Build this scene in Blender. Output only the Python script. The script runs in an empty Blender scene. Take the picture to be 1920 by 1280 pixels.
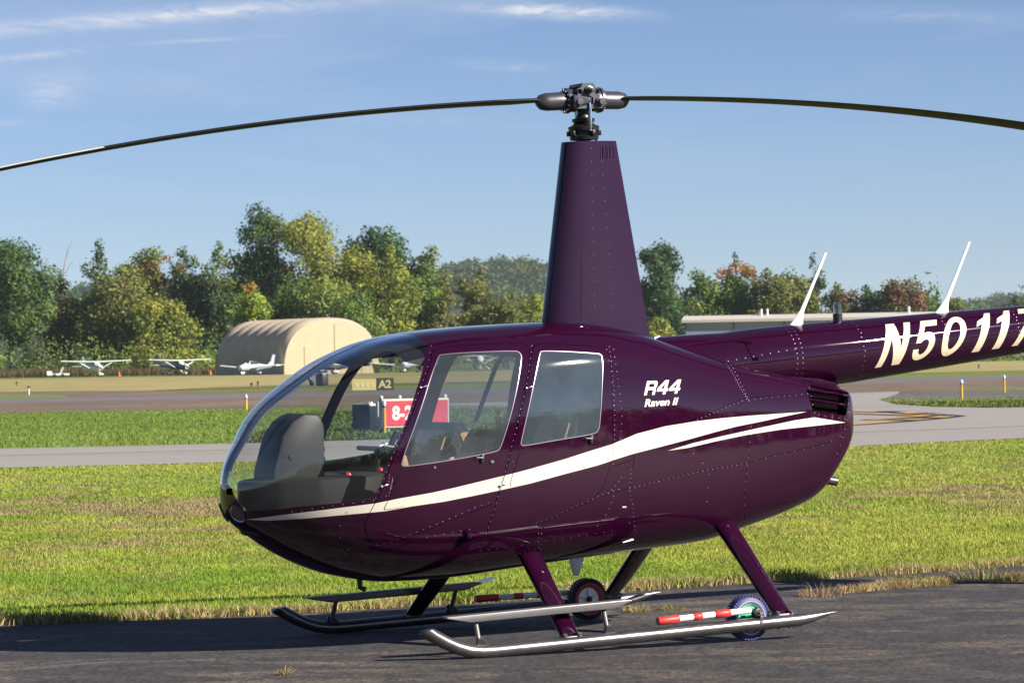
import bpy, bmesh, math, random
import numpy as np
from mathutils import Vector, Matrix
from mathutils.geometry import delaunay_2d_cdt

# ------------------------------------------------------------------ camera, sky, sun, exposure
sc = bpy.context.scene
COL = sc.collection
R = math.radians
FPX, CAM_H, HOR, ROLL = 6292.0, 1.633, 677.8, R(-0.898)
PITCH = math.atan((HOR - 640.0) / FPX)
cam_d = bpy.data.cameras.new('camera')
cam_d.lens = FPX / 1920.0 * 36.0
cam_d.sensor_width = 36.0
cam_d.sensor_fit = 'HORIZONTAL'
cam_d.clip_start = 0.1
cam_d.clip_end = 12000.0
cam_d.dof.use_dof = True
cam_d.dof.focus_distance = 19.6
cam_d.dof.aperture_fstop = 13.0
cam = bpy.data.objects.new('camera', cam_d)
COL.objects.link(cam)
cam.matrix_world = Matrix.Translation((0, 0, CAM_H)) @ Matrix.Rotation(math.pi / 2 + PITCH, 4, 'X') @ Matrix.Rotation(ROLL, 4, 'Z')
sc.camera = cam

SUN_EL, SUN_AZ = R(30.0), R(-24.0)          # azimuth of the sun seen from above, from +X towards +Y
world = bpy.data.worlds.new('World')
sc.world = world
world.use_nodes = True
wn, wl = world.node_tree.nodes, world.node_tree.links
wn.clear()
w_out = wn.new('ShaderNodeOutputWorld')
w_bg = wn.new('ShaderNodeBackground')
w_bg.inputs['Strength'].default_value = 0.047
sky = wn.new('ShaderNodeTexSky')
sky.sky_type = 'NISHITA'
sky.sun_disc = False
sky.sun_elevation = SUN_EL
sky.sun_rotation = math.pi / 2 - SUN_AZ
sky.altitude = 3500.0
sky.air_density = 1.0
sky.dust_density = 0.05
sky.ozone_density = 3.0
# thin cirrus: stretched noise on a plane high above
tc = wn.new('ShaderNodeTexCoord')
sep = wn.new('ShaderNodeSeparateXYZ')
wl.new(tc.outputs['Generated'], sep.inputs[0])
def wmath(op, a, b=None):
    n = wn.new('ShaderNodeMath'); n.operation = op
    for i, v in enumerate((a, b)):
        if v is None: continue
        if isinstance(v, (int, float)): n.inputs[i].default_value = v
        else: wl.new(v, n.inputs[i])
    return n.outputs[0]
zz = wmath('MAXIMUM', sep.outputs['Z'], 0.012)
cx = wmath('DIVIDE', sep.outputs['X'], zz)
cy = wmath('DIVIDE', sep.outputs['Y'], zz)
cv = wn.new('ShaderNodeCombineXYZ')
wl.new(cx, cv.inputs[0]); wl.new(cy, cv.inputs[1])
mp = wn.new('ShaderNodeMapping')
mp.inputs['Rotation'].default_value = (0, 0, R(24))
mp.inputs['Scale'].default_value = (0.55, 0.22, 1)
mp.inputs['Location'].default_value = (3.1, 1.7, 0)
wl.new(cv.outputs[0], mp.inputs[0])
nz = wn.new('ShaderNodeTexNoise')
nz.inputs['Scale'].default_value = 0.9
nz.inputs['Detail'].default_value = 9.0
nz.inputs['Roughness'].default_value = 0.62
nz.inputs['Distortion'].default_value = 0.9
wl.new(mp.outputs[0], nz.inputs['Vector'])
cr = wn.new('ShaderNodeValToRGB')
cr.color_ramp.elements[0].position = 0.47
cr.color_ramp.elements[0].color = (0, 0, 0, 1)
cr.color_ramp.elements[1].position = 0.80
cr.color_ramp.elements[1].color = (1, 1, 1, 1)
wl.new(nz.outputs['Fac'], cr.inputs[0])
cf = wmath('MULTIPLY', cr.outputs[0], 0.30)
nz2 = wn.new('ShaderNodeTexNoise')
nz2.inputs['Scale'].default_value = 1.0; nz2.inputs['Detail'].default_value = 10.0; nz2.inputs['Roughness'].default_value = 0.66; nz2.inputs['Distortion'].default_value = 1.3
mp2 = wn.new('ShaderNodeMapping'); mp2.inputs['Rotation'].default_value = (0, 0, R(10)); mp2.inputs['Scale'].default_value = (8.0, 3.6, 1)
wl.new(cv.outputs[0], mp2.inputs[0]); wl.new(mp2.outputs[0], nz2.inputs['Vector'])
cr2 = wn.new('ShaderNodeValToRGB')
cr2.color_ramp.elements[0].position = 0.32; cr2.color_ramp.elements[0].color = (0, 0, 0, 1)
cr2.color_ramp.elements[1].position = 0.66; cr2.color_ramp.elements[1].color = (1, 1, 1, 1)
wl.new(nz2.outputs['Fac'], cr2.inputs[0])
for (lx, ly, rz_, sx_, sy_, amt) in ((0.13, 9.60, 48, 0.55, 0.30, 1.25), (-0.95, 9.55, -32, 1.25, 0.34, 0.85), (-1.55, 10.75, -47, 0.5, 0.16, 0.6), (-1.66, 12.2, 100, 1.5, 0.20, 0.65), (-2.05, 13.6, 0, 0.3, 0.4, 0.5), (-0.95, 10.3, -20, 0.5, 0.12, 0.35), (0.0, 11.4, 60, 0.7, 0.3, 0.25), (1.25, 9.9, 30, 0.9, 0.4, 0.22), (-1.9, 10.2, -35, 0.8, 0.3, 0.6)):
    mp3 = wn.new('ShaderNodeMapping'); mp3.vector_type = 'TEXTURE'
    mp3.inputs['Location'].default_value = (lx, ly, 0); mp3.inputs['Rotation'].default_value = (0, 0, R(rz_)); mp3.inputs['Scale'].default_value = (sx_, sy_, 1)
    wl.new(cv.outputs[0], mp3.inputs[0])
    gr = wn.new('ShaderNodeTexGradient'); gr.gradient_type = 'QUADRATIC_SPHERE'; wl.new(mp3.outputs[0], gr.inputs[0])
    one_ = wmath('MULTIPLY', wmath('MULTIPLY', gr.outputs['Fac'], cr2.outputs[0]), amt * 1.3)
    cf = wmath('MINIMUM', wmath('ADD', cf, one_), 0.85)
fade = wmath('MULTIPLY', wmath('MAXIMUM', wmath('SUBTRACT', sep.outputs['Z'], 0.03), 0.0), 14.0)
cf = wmath('MULTIPLY', cf, wmath('MINIMUM', fade, 1.0))
mx = wn.new('ShaderNodeMixRGB')
mx.inputs['Color2'].default_value = (8.2, 8.3, 8.8, 1)
wl.new(cf, mx.inputs['Fac'])
tint = wn.new('ShaderNodeMixRGB'); tint.blend_type = 'MULTIPLY'; tint.inputs['Fac'].default_value = 1.0
tint.inputs['Color2'].default_value = (0.97, 0.96, 1.06, 1)      # white balance of the whole sky
wl.new(sky.outputs[0], tint.inputs['Color1'])
wl.new(tint.outputs[0], mx.inputs['Color1'])
wl.new(mx.outputs[0], w_bg.inputs['Color'])
wl.new(w_bg.outputs[0], w_out.inputs['Surface'])

sun_d = bpy.data.lights.new('sun', 'SUN')
sun_d.energy = 4.8
sun_d.angle = R(0.53)
sun_d.color = (1.0, 0.93, 0.82)
sun = bpy.data.objects.new('sun', sun_d)
COL.objects.link(sun)
SUN_DIR = Vector((math.cos(SUN_EL) * math.cos(SUN_AZ), math.cos(SUN_EL) * math.sin(SUN_AZ), math.sin(SUN_EL)))
sun.rotation_euler = SUN_DIR.to_track_quat('Z', 'Y').to_euler()
sun.location = (30, -10, 40)

sc.view_settings.view_transform = 'Standard'
sc.view_settings.look = 'None'
sc.view_settings.exposure = 1.12
sc.view_settings.gamma = 1.0
sc.view_settings.use_curve_mapping = False
sc.cycles.use_denoising = True
sc.cycles.max_bounces = 10
sc.cycles.transparent_max_bounces = 24
sc.cycles.glossy_bounces = 4
sc.cycles.diffuse_bounces = 3
sc.cycles.caustics_reflective = False
sc.cycles.caustics_refractive = False
sc.cycles.sample_clamp_indirect = 6.0

rng = np.random.default_rng(7)
random.seed(7)

# ------------------------------------------------------------------ helpers
def link(o, parent=None):
    COL.objects.link(o)
    if parent is not None: o.parent = parent
    return o
def tag(o, label=None, cat=None, group=None, kind=None):
    if label: o['label'] = label
    if cat: o['category'] = cat
    if group: o['group'] = group
    if kind: o['kind'] = kind
    return o
def empty(name, loc=(0, 0, 0), rz=0.0):
    o = bpy.data.objects.new(name, None)
    o.empty_display_size = 0.3
    o.location = loc; o.rotation_euler = (0, 0, rz)
    COL.objects.link(o)
    return o
def raw(name, verts, faces, mats, parent=None, smooth=False, midx=None, tint=None, normals=None):
    """one mesh object from arrays; faces: list of tuples or an (n,3|4) array"""
    me = bpy.data.meshes.new(name)
    v = np.asarray(verts, dtype=np.float32).reshape(-1, 3)
    if isinstance(faces, np.ndarray):
        n, k = faces.shape
        me.vertices.add(len(v)); me.vertices.foreach_set('co', v.ravel())
        me.loops.add(n * k); me.loops.foreach_set('vertex_index', faces.astype(np.int32).ravel())
        me.polygons.add(n)
        me.polygons.foreach_set('loop_start', np.arange(0, n * k, k, dtype=np.int32))
        me.polygons.foreach_set('loop_total', np.full(n, k, dtype=np.int32))
        me.update(calc_edges=True)
    else:
        me.from_pydata(v.tolist(), [], faces)
    me.validate()
    for m in (mats if isinstance(mats, (list, tuple)) else [mats]): me.materials.append(m)
    if midx is not None: me.polygons.foreach_set('material_index', np.asarray(midx, dtype=np.int32))
    if smooth: me.polygons.foreach_set('use_smooth', np.ones(len(me.polygons), dtype=bool))
    if tint is not None:
        a = me.color_attributes.new('tint', 'FLOAT_COLOR', 'POINT')
        t = np.ones((len(v), 4), dtype=np.float32); t[:, :3] = tint
        a.data.foreach_set('color', t.ravel())
    me.update()
    if normals is not None: me.normals_split_custom_set_from_vertices(normals)
    return link(bpy.data.objects.new(name, me), parent)
def build(name, bm, mats, parent=None, smooth=True, angle=35):
    me = bpy.data.meshes.new(name)
    bmesh.ops.recalc_face_normals(bm, faces=bm.faces)
    bm.to_mesh(me); bm.free()
    for m in (mats if isinstance(mats, (list, tuple)) else [mats]): me.materials.append(m)
    if smooth:
        me.polygons.foreach_set('use_smooth', np.ones(len(me.polygons), dtype=bool))
        me.set_sharp_from_angle(angle=R(angle))
    return link(bpy.data.objects.new(name, me), parent)
def add_box(bm, c, s, rot=None, bev=0.0, mi=0):
    """box of full size s about c, optional 3x3 rotation, bevelled edges"""
    r = bmesh.ops.create_cube(bm, size=1.0)
    vs = r['verts']
    M = Matrix.Translation(c) @ (rot.to_4x4() if rot is not None else Matrix.Identity(4)) @ Matrix.Diagonal((s[0], s[1], s[2], 1))
    bmesh.ops.transform(bm, matrix=M, verts=vs)
    fs = {f for v in vs for f in v.link_faces}
    for f in fs: f.material_index = mi
    if bev > 0:
        es = list({e for v in vs for e in v.link_edges})
        bmesh.ops.bevel(bm, geom=es, offset=bev, segments=2, affect='EDGES', profile=0.5)
def frame_from(d):
    d = Vector(d).normalized()
    u = d.orthogonal().normalized() if abs(d.z) > 0.95 else Vector((0, 0, 1)).cross(d).normalized()
    return u, d.cross(u).normalized(), d
def add_tube(bm, pts, rad, n=16, cap=True, mi=0, sx=1.0, sy=1.0):
    """tube through points; rad number or list; sx, sy squash the section"""
    pts = [Vector(p) for p in pts]
    rr = rad if isinstance(rad, (list, tuple)) else [rad] * len(pts)
    rings = []
    u = None
    for i, p in enumerate(pts):
        d = (pts[min(i + 1, len(pts) - 1)] - pts[max(i - 1, 0)]).normalized()
        if u is None: u, w, _ = frame_from(d)
        else:
            u = (u - d * u.dot(d)).normalized()
        w = d.cross(u).normalized()
        rings.append([bm.verts.new(p + (u * math.cos(a) * sx + w * math.sin(a) * sy) * rr[i]) for a in [2 * math.pi * k / n for k in range(n)]])
    for a, b in zip(rings[:-1], rings[1:]):
        for k in range(n):
            f = bm.faces.new((a[k], a[(k + 1) % n], b[(k + 1) % n], b[k])); f.material_index = mi
    if cap:
        f = bm.faces.new(rings[0][::-1]); f.material_index = mi
        f = bm.faces.new(rings[-1]); f.material_index = mi
def add_lathe(bm, prof, origin, axis, n=24, mi=0):
    """profile of (radius, height along axis)"""
    u, w, d = frame_from(axis)
    o = Vector(origin)
    rings = []
    for r_, h in prof:
        if r_ < 1e-6: rings.append([bm.verts.new(o + d * h)])
        else: rings.append([bm.verts.new(o + d * h + (u * math.cos(2 * math.pi * k / n) + w * math.sin(2 * math.pi * k / n)) * r_) for k in range(n)])
    for a, b in zip(rings[:-1], rings[1:]):
        for k in range(n):
            q = (a[k % len(a)], a[(k + 1) % len(a)], b[(k + 1) % len(b)], b[k % len(b)])
            q = list(dict.fromkeys(q))
            if len(q) > 2:
                f = bm.faces.new(q); f.material_index = mi
def add_prism(bm, poly, axis, a, b, mi=0, bev=0.0):
    """polygon extruded along a main axis ('x','y','z') from a to b"""
    def P(p, t):
        if axis == 'y': return (p[0], t, p[1])
        if axis == 'x': return (t, p[0], p[1])
        return (p[0], p[1], t)
    A = [bm.verts.new(P(p, a)) for p in poly]
    B = [bm.verts.new(P(p, b)) for p in poly]
    n = len(poly)
    fs = [bm.faces.new(A[::-1]), bm.faces.new(B)]
    for i in range(n): fs.append(bm.faces.new((A[i], A[(i + 1) % n], B[(i + 1) % n], B[i])))
    for f in fs: f.material_index = mi
    if bev > 0:
        es = list({e for f in fs for e in f.edges})
        bmesh.ops.bevel(bm, geom=es, offset=bev, segments=2, affect='EDGES', profile=0.5)

# ------------------------------------------------------------------ materials
def new_mat(name):
    m = bpy.data.materials.new(name); m.use_nodes = True
    nt = m.node_tree; nt.nodes.clear()
    out = nt.nodes.new('ShaderNodeOutputMaterial')
    return m, nt, out
def N(nt, t, **kw):
    n = nt.nodes.new(t)
    for k, v in kw.items(): setattr(n, k, v)
    return n
def pbr(name, col, rough=0.5, metal=0.0, coat=0.0, spec=0.5, var=0.0, vscale=8.0, bump=0.0, bscale=40.0, rvar=0.0, coat_rough=0.03, coat_ior=1.5):
    m, nt, out = new_mat(name)
    p = N(nt, 'ShaderNodeBsdfPrincipled')
    p.inputs['Base Color'].default_value = (*col, 1)
    p.inputs['Roughness'].default_value = rough
    p.inputs['Metallic'].default_value = metal
    p.inputs['Coat Weight'].default_value = coat
    p.inputs['Coat Roughness'].default_value = coat_rough
    p.inputs['Specular IOR Level'].default_value = spec
    p.inputs['Coat IOR'].default_value = coat_ior
    tcn = N(nt, 'ShaderNodeTexCoord')
    if var > 0 or rvar > 0:
        nz = N(nt, 'ShaderNodeTexNoise'); nz.inputs['Scale'].default_value = vscale; nz.inputs['Detail'].default_value = 6
        nt.links.new(tcn.outputs['Object'], nz.inputs['Vector'])
        if var > 0:
            cr = N(nt, 'ShaderNodeValToRGB')
            cr.color_ramp.elements[0].position = 0.3; cr.color_ramp.elements[1].position = 0.7
            cr.color_ramp.elements[0].color = (*[c * (1 - var) for c in col], 1)
            cr.color_ramp.elements[1].color = (*[min(1, c * (1 + var)) for c in col], 1)
            nt.links.new(nz.outputs['Fac'], cr.inputs[0]); nt.links.new(cr.outputs[0], p.inputs['Base Color'])
        if rvar > 0:
            mr = N(nt, 'ShaderNodeMapRange'); mr.inputs['To Min'].default_value = max(0, rough - rvar); mr.inputs['To Max'].default_value = rough + rvar
            nt.links.new(nz.outputs['Fac'], mr.inputs['Value']); nt.links.new(mr.outputs[0], p.inputs['Roughness'])
    if bump > 0:
        nb = N(nt, 'ShaderNodeTexNoise'); nb.inputs['Scale'].default_value = bscale; nb.inputs['Detail'].default_value = 3
        nt.links.new(tcn.outputs['Object'], nb.inputs['Vector'])
        b = N(nt, 'ShaderNodeBump'); b.inputs['Strength'].default_value = 1.0; b.inputs['Distance'].default_value = bump
        nt.links.new(nb.outputs['Fac'], b.inputs['Height']); nt.links.new(b.outputs[0], p.inputs['Normal'])
        if coat > 0: nt.links.new(b.outputs[0], p.inputs['Coat Normal'])
    nt.links.new(p.outputs[0], out.inputs['Surface'])
    return m
def glass(name, tint, refl=1.7, dust=0.02, dustcol=(0.7, 0.72, 0.75), rough=0.0):
    """thin acrylic sheet: tinted see-through, mirror reflection by Fresnel, a film of dust"""
    m, nt, out = new_mat(name)
    tr = N(nt, 'ShaderNodeBsdfTransparent'); tr.inputs[0].default_value = (*tint, 1)
    df = N(nt, 'ShaderNodeBsdfDiffuse'); df.inputs[0].default_value = (*dustcol, 1)
    tcn = N(nt, 'ShaderNodeTexCoord')
    nz = N(nt, 'ShaderNodeTexNoise'); nz.inputs['Scale'].default_value = 5.0; nz.inputs['Detail'].default_value = 8
    nt.links.new(tcn.outputs['Object'], nz.inputs['Vector'])
    mr = N(nt, 'ShaderNodeMapRange'); mr.inputs['To Min'].default_value = dust * 0.4; mr.inputs['To Max'].default_value = dust * 1.6
    nt.links.new(nz.outputs['Fac'], mr.inputs['Value'])
    m1 = N(nt, 'ShaderNodeMixShader')
    nt.links.new(mr.outputs[0], m1.inputs[0]); nt.links.new(tr.outputs[0], m1.inputs[1]); nt.links.new(df.outputs[0], m1.inputs[2])
    gl = N(nt, 'ShaderNodeBsdfGlossy'); gl.inputs['Roughness'].default_value = rough; gl.inputs[0].default_value = (1, 1, 1, 1)
    lw = N(nt, 'ShaderNodeFresnel'); geo = N(nt, 'ShaderNodeNewGeometry')
    ior = N(nt, 'ShaderNodeMapRange'); ior.inputs['To Min'].default_value = 1.49; ior.inputs['To Max'].default_value = 1 / 1.49   # a thin sheet acts alike from both sides
    nt.links.new(geo.outputs['Backfacing'], ior.inputs['Value']); nt.links.new(ior.outputs[0], lw.inputs['IOR'])
    mu = N(nt, 'ShaderNodeMath', operation='MULTIPLY', use_clamp=True); mu.inputs[1].default_value = refl
    nt.links.new(lw.outputs[0], mu.inputs[0])
    nb = N(nt, 'ShaderNodeTexNoise'); nb.inputs['Scale'].default_value = 2.5; nb.inputs['Detail'].default_value = 1
    nt.links.new(tcn.outputs['Object'], nb.inputs['Vector'])
    bp_ = N(nt, 'ShaderNodeBump'); bp_.inputs['Distance'].default_value = 0.004; bp_.inputs['Strength'].default_value = 0.5
    nt.links.new(nb.outputs['Fac'], bp_.inputs['Height']); nt.links.new(bp_.outputs[0], gl.inputs['Normal'])
    m2 = N(nt, 'ShaderNodeMixShader')
    nt.links.new(mu.outputs[0], m2.inputs[0]); nt.links.new(m1.outputs[0], m2.inputs[1]); nt.links.new(gl.outputs[0], m2.inputs[2])
    nt.links.new(m2.outputs[0], out.inputs['Surface'])
    return m
def leafy(name, trans=0.35, rough=0.6):
    """foliage: colour from the tint attribute, light passes through the leaves"""
    m, nt, out = new_mat(name)
    at = N(nt, 'ShaderNodeAttribute', attribute_name='tint')
    p = N(nt, 'ShaderNodeBsdfPrincipled')
    p.inputs['Roughness'].default_value = rough; p.inputs['Specular IOR Level'].default_value = 0.25
    nt.links.new(at.outputs['Color'], p.inputs['Base Color'])
    tl = N(nt, 'ShaderNodeBsdfTranslucent'); nt.links.new(at.outputs['Color'], tl.inputs[0])
    mxs = N(nt, 'ShaderNodeMixShader'); mxs.inputs[0].default_value = trans
    nt.links.new(p.outputs[0], mxs.inputs[1]); nt.links.new(tl.outputs[0], mxs.inputs[2])
    nt.links.new(mxs.outputs[0], out.inputs['Surface'])
    return m

PURPLE = (0.0195, 0.0013, 0.0130)
M = {}
M['paint'] = pbr('purple_paint', PURPLE, rough=0.45, metal=0.0, coat=1.0, spec=0.0, bump=0.0005, bscale=3.0, rvar=0.05, vscale=3, coat_ior=1.53)
M['cream'] = pbr('cream_paint', (0.62, 0.575, 0.47), rough=0.35, coat=0.8, var=0.02, vscale=4)
M['white_letter'] = pbr('white_lettering', (0.70, 0.68, 0.62), rough=0.35, coat=0.6)
M['gold_letter'] = pbr('cream_lettering', (0.66, 0.57, 0.40), rough=0.35, coat=0.6)
M['seam'] = pbr('dark_seam', (0.006, 0.003, 0.005), rough=0.9, spec=0.0)
M['rubber'] = pbr('black_rubber', (0.014, 0.014, 0.016), rough=0.75, bump=0.001, bscale=120)
M['black'] = pbr('black_plastic', (0.010, 0.010, 0.012), rough=0.45)
M['trim'] = pbr('grey_cabin_trim', (0.010, 0.010, 0.012), rough=0.75, var=0.15, vscale=25)
M['pod'] = pbr('grey_console_vinyl', (0.022, 0.0215, 0.024), rough=0.55, var=0.08, vscale=30, bump=0.0006, bscale=160)
M['charcoal'] = pbr('charcoal_seat', (0.035, 0.032, 0.032), rough=0.8, var=0.2, vscale=20)
M['tan'] = pbr('tan_leather', (0.46, 0.27, 0.11), rough=0.55, var=0.12, vscale=12)
M['steel'] = pbr('brushed_skid_metal', (0.17, 0.16, 0.16), rough=0.30, metal=0.85, var=0.12, vscale=10, rvar=0.08)
M['step'] = pbr('grey_step_paint', (0.155, 0.145, 0.145), rough=0.42, metal=0.35, var=0.08, vscale=15)
M['chrome'] = pbr('bright_metal', (0.75, 0.75, 0.76), rough=0.18, metal=1.0)
M['rivet'] = pbr('rivet_head', (0.20, 0.14, 0.20), rough=0.3, metal=0.8)
M['trimline'] = pbr('window_trim_metal', (0.34, 0.29, 0.34), rough=0.35, metal=0.7)
M['hub'] = pbr('hub_grey_metal', (0.075, 0.075, 0.085), rough=0.38, metal=0.55, var=0.15, vscale=20)
M['hubdark'] = pbr('hub_dark_metal', (0.022, 0.022, 0.025), rough=0.4, metal=0.4)
M['blade'] = pbr('black_blade_paint', (0.008, 0.008, 0.009), rough=0.55, spec=0.25, var=0.2, vscale=3)
M['bladetip'] = pbr('pale_blade_band', (0.55, 0.53, 0.47), rough=0.4)
M['antenna'] = pbr('white_antenna', (0.82, 0.82, 0.78), rough=0.3, coat=0.5)
M['glass_ws'] = glass('windshield_acrylic', (0.93, 0.945, 0.92), refl=1.9, dust=0.005)
M['glass_f'] = glass('front_window_acrylic', (0.84, 0.87, 0.86), refl=1.7, dust=0.05, dustcol=(0.55, 0.65, 0.75))
M['glass_r'] = glass('rear_window_acrylic', (0.62, 0.66, 0.67), refl=1.8, dust=0.085, dustcol=(0.45, 0.58, 0.70), rough=0.03)
M['glass_lens'] = glass('clear_lens', (0.9, 0.92, 0.95), refl=2.0, dust=0.02)
M['lamp'] = pbr('lamp_reflector', (0.95, 0.96, 0.98), rough=0.10, metal=1.0)
M['red_tape'] = pbr('red_tape', (0.62, 0.035, 0.03), rough=0.45)
M['white_tube'] = pbr('white_tube', (0.78, 0.78, 0.76), rough=0.4)
M['red_knob'] = pbr('red_knob', (0.55, 0.02, 0.03), rough=0.3)
M['tyre_blue'] = pbr('blue_black_tyre', (0.045, 0.05, 0.16), rough=0.55, bump=0.001, bscale=90)
M['tyre'] = pbr('black_tyre', (0.020, 0.020, 0.026), rough=0.6, bump=0.001, bscale=90)
M['hubgreen'] = pbr('green_wheel_hub', (0.05, 0.50, 0.27), rough=0.4)
M['rim_grey'] = pbr('grey_rim', (0.60, 0.62, 0.64), rough=0.4, metal=0.3)
M['red_ring'] = pbr('red_ring', (0.62, 0.07, 0.08), rough=0.5)
M['leaf'] = leafy('leaves')
M['grassblade'] = leafy('grass_blades', trans=0.3)
M['bulb'] = pbr('frosted_bulb', (0.85, 0.87, 0.9), rough=0.3)
M['bark'] = pbr('bark', (0.12, 0.095, 0.075), rough=0.9, var=0.3, vscale=3)

# ------------------------------------------------------------------ helicopter: placed by an Empty, built in its own axes (X forward, Y port, Z up)
HA, HP = R(26.605), R(2.27)
ca, sa, cp, sp = math.cos(HA), math.sin(HA), math.cos(HP), math.sin(HP)
HM = Matrix(((-ca * cp, sa, -ca * sp, 0.56), (-sa * cp, -ca, -sa * sp, 20.327), (-sp, 0, cp, 0.031), (0, 0, 0, 1)))
heli = empty('helicopter')
heli.matrix_world = HM
tag(heli, 'dark purple four-seat helicopter with cream side stripe parked on the asphalt', 'helicopter')

def pchip(xk, yk):
    xk = np.array(xk, float); yk = np.array(yk, float); h = np.diff(xk); d = np.diff(yk) / h
    m = np.zeros(len(xk)); m[0] = d[0]; m[-1] = d[-1]
    for i in range(1, len(xk) - 1):
        if d[i - 1] * d[i] > 0:
            w1 = 2 * h[i] + h[i - 1]; w2 = h[i] + 2 * h[i - 1]; m[i] = (w1 + w2) / (w1 / d[i - 1] + w2 / d[i])
    def f(x):
        x = np.clip(np.asarray(x, float), xk[0], xk[-1]); i = np.clip(np.searchsorted(xk, x) - 1, 0, len(xk) - 2)
        t = (x - xk[i]) / h[i]; t2 = t * t; t3 = t2 * t
        return (2*t3 - 3*t2 + 1) * yk[i] + (t3 - 2*t2 + t) * h[i] * m[i] + (-2*t3 + 3*t2) * yk[i+1] + (t3 - t2) * h[i] * m[i+1]
    return f
XN,XR=2.455,-1.72
def s_of(X): return np.arccos(np.clip((np.asarray(X,float)-(XN+XR)/2)/((XN-XR)/2),-1,1))/np.pi
def X_of(s): return (XN+XR)/2+(XN-XR)/2*np.cos(np.pi*np.asarray(s))
def tab(d):
    d=sorted(d,key=lambda a:-a[0]); return pchip([float(s_of(a[0])) for a in d],[a[1] for a in d])
ZT=[(2.455,.93),(2.448,1.03),(2.424,1.12),(2.396,1.174),(2.36,1.228),(2.334,1.263),(2.242,1.393),(2.16,1.467),(2.053,1.537),(1.944,1.605),(1.755,1.706),(1.646,1.747),(1.515,1.79),(1.359,1.82),(1.186,1.838),(.9,1.85),(.5,1.853),(.2,1.835),(-.06,1.785),(-.2,1.745),(-.31,1.705),(-.6,1.605),(-.82,1.54),(-1.19,1.45),(-1.34,1.415),(-1.5,1.385),(-1.64,1.35),(-1.7,1.30),(-1.72,1.17)]
ZB=[(2.455,.93),(2.44,.85),(2.40,.797),(2.30,.715),(2.20,.642),(2.1,.58),(1.95,.505),(1.8,.45),(1.5,.392),(1.2,.385),(.7,.41),(.2,.435),(-.3,.455),(-.5,.462),(-.62,.475),(-.75,.50),(-.85,.523),(-1.2,.605),(-1.4,.68),(-1.55,.83),(-1.64,.95),(-1.70,1.06),(-1.72,1.17)]
WW=[(2.455,0),(2.43,.12),(2.36,.225),(2.2,.37),(2.0,.50),(1.7,.6),(1.4,.637),(1.0,.648),(.7,.639),(.4,.618),(.2,.601),(-.2,.560),(-.6,.508),(-1.0,.447),(-1.3,.39),(-1.5,.335),(-1.644,.26),(-1.70,.16),(-1.72,0)]
ZM=[(2.455,.93),(2.0,.95),(1.4,1.0),(.5,1.02),(-.5,1.05),(-1.2,1.1),(-1.72,1.17)]
NU=[(2.455,2.2),(2.3,2.6),(2.1,3.0),(1.7,3.2),(1.4,3.3),(1.0,3.9),(.3,4.2),(-.3,4.3),(-1.0,4.5),(-1.72,4.5)]
NL=[(2.455,2.1),(2.0,2.3),(1.4,2.7),(.5,3.0),(-.5,3.2),(-1.72,3.0)]
fZT,fZB,fW,fZM,fNU,fNL=map(tab,(ZT,ZB,WW,ZM,NU,NL))
def S(s,phi):
    """phi -pi/2..pi/2 port side"""
    s=np.asarray(s,float);phi=np.asarray(phi,float)
    s,phi=np.broadcast_arrays(s,phi);w=np.maximum(fW(s),1e-4);zm=fZM(s);up=np.sin(phi)>=0
    h=np.maximum(np.where(up,fZT(s)-zm,zm-fZB(s)),1e-4);n=np.where(up,fNU(s),fNL(s))
    # scaled angle so that rays spread evenly
    c=np.abs(np.cos(phi));d=np.abs(np.sin(phi))
    r=(c**n+d**n)**(-1/n)
    return np.stack([X_of(s),w*c*r,zm+np.sign(np.sin(phi))*h*d*r],-1)
def phi_of(X,Z):
    s=s_of(X);zm=fZM(s);up=Z>=zm
    h=np.where(up,fZT(s)-zm,zm-fZB(s));n=np.where(up,fNU(s),fNL(s))
    t=np.clip(np.abs(Z-zm)/h,0,1); y=(1-t**n)**(1/n)
    return np.arctan2(np.where(up,t,-t),y)
def Yof(X,Z):
    return S(s_of(X),phi_of(X,Z))[...,1]
WIND = [(1.77, 0.912), (1.948, 0.896), (2.158, 0.886), (2.304, 0.871), (2.402, 0.872)]
WIND_FRONT = [(2.402, 0.872), (2.423, 0.921), (2.436, 0.961), (2.448, 1.042)]
WIND_AFT = [(1.77, 0.912), (1.724, 0.997), (1.675, 1.123), (1.636, 1.194), (1.567, 1.314), (1.521, 1.408), (1.469, 1.514), (1.427, 1.585), (1.375, 1.68), (1.343, 1.731), (1.319, 1.764)]
STRIPE = [(2.385, 0.823), (2.254, 0.842), (2.108, 0.857), (1.948, 0.871), (1.771, 0.883), (1.632, 0.903), (1.433, 0.922), (1.277, 0.943), (1.098, 0.97), (0.918, 0.997), (0.778, 1.02), (0.57, 1.056), (0.418, 1.087), (0.239, 1.121), (0.059, 1.171), (-0.142, 1.201), (-0.357, 1.216), (-0.549, 1.223), (-0.772, 1.225), (-1.009, 1.223), (-1.226, 1.221), (-1.028, 1.202), (-0.86, 1.184), (-0.666, 1.166), (-0.504, 1.143), (-0.304, 1.112), (-0.135, 1.087), (0.104, 1.053), (0.241, 1.026), (0.353, 1.003), (0.586, 0.968), (0.81, 0.931), (1.012, 0.906), (1.206, 0.883), (1.362, 0.866), (1.555, 0.853), (1.71, 0.836), (1.892, 0.83), (1.975, 0.827), (2.155, 0.817), (2.297, 0.814)]
STRIPE2 = [(-0.154, 1.056), (-0.342, 1.089), (-0.562, 1.116), (-0.808, 1.143), (-1.124, 1.175), (-1.285, 1.183), (-1.415, 1.159), (-1.556, 1.134), (-1.413, 1.133), (-1.277, 1.131), (-1.014, 1.126), (-0.744, 1.111), (-0.5, 1.087), (-0.3, 1.063)]
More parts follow.
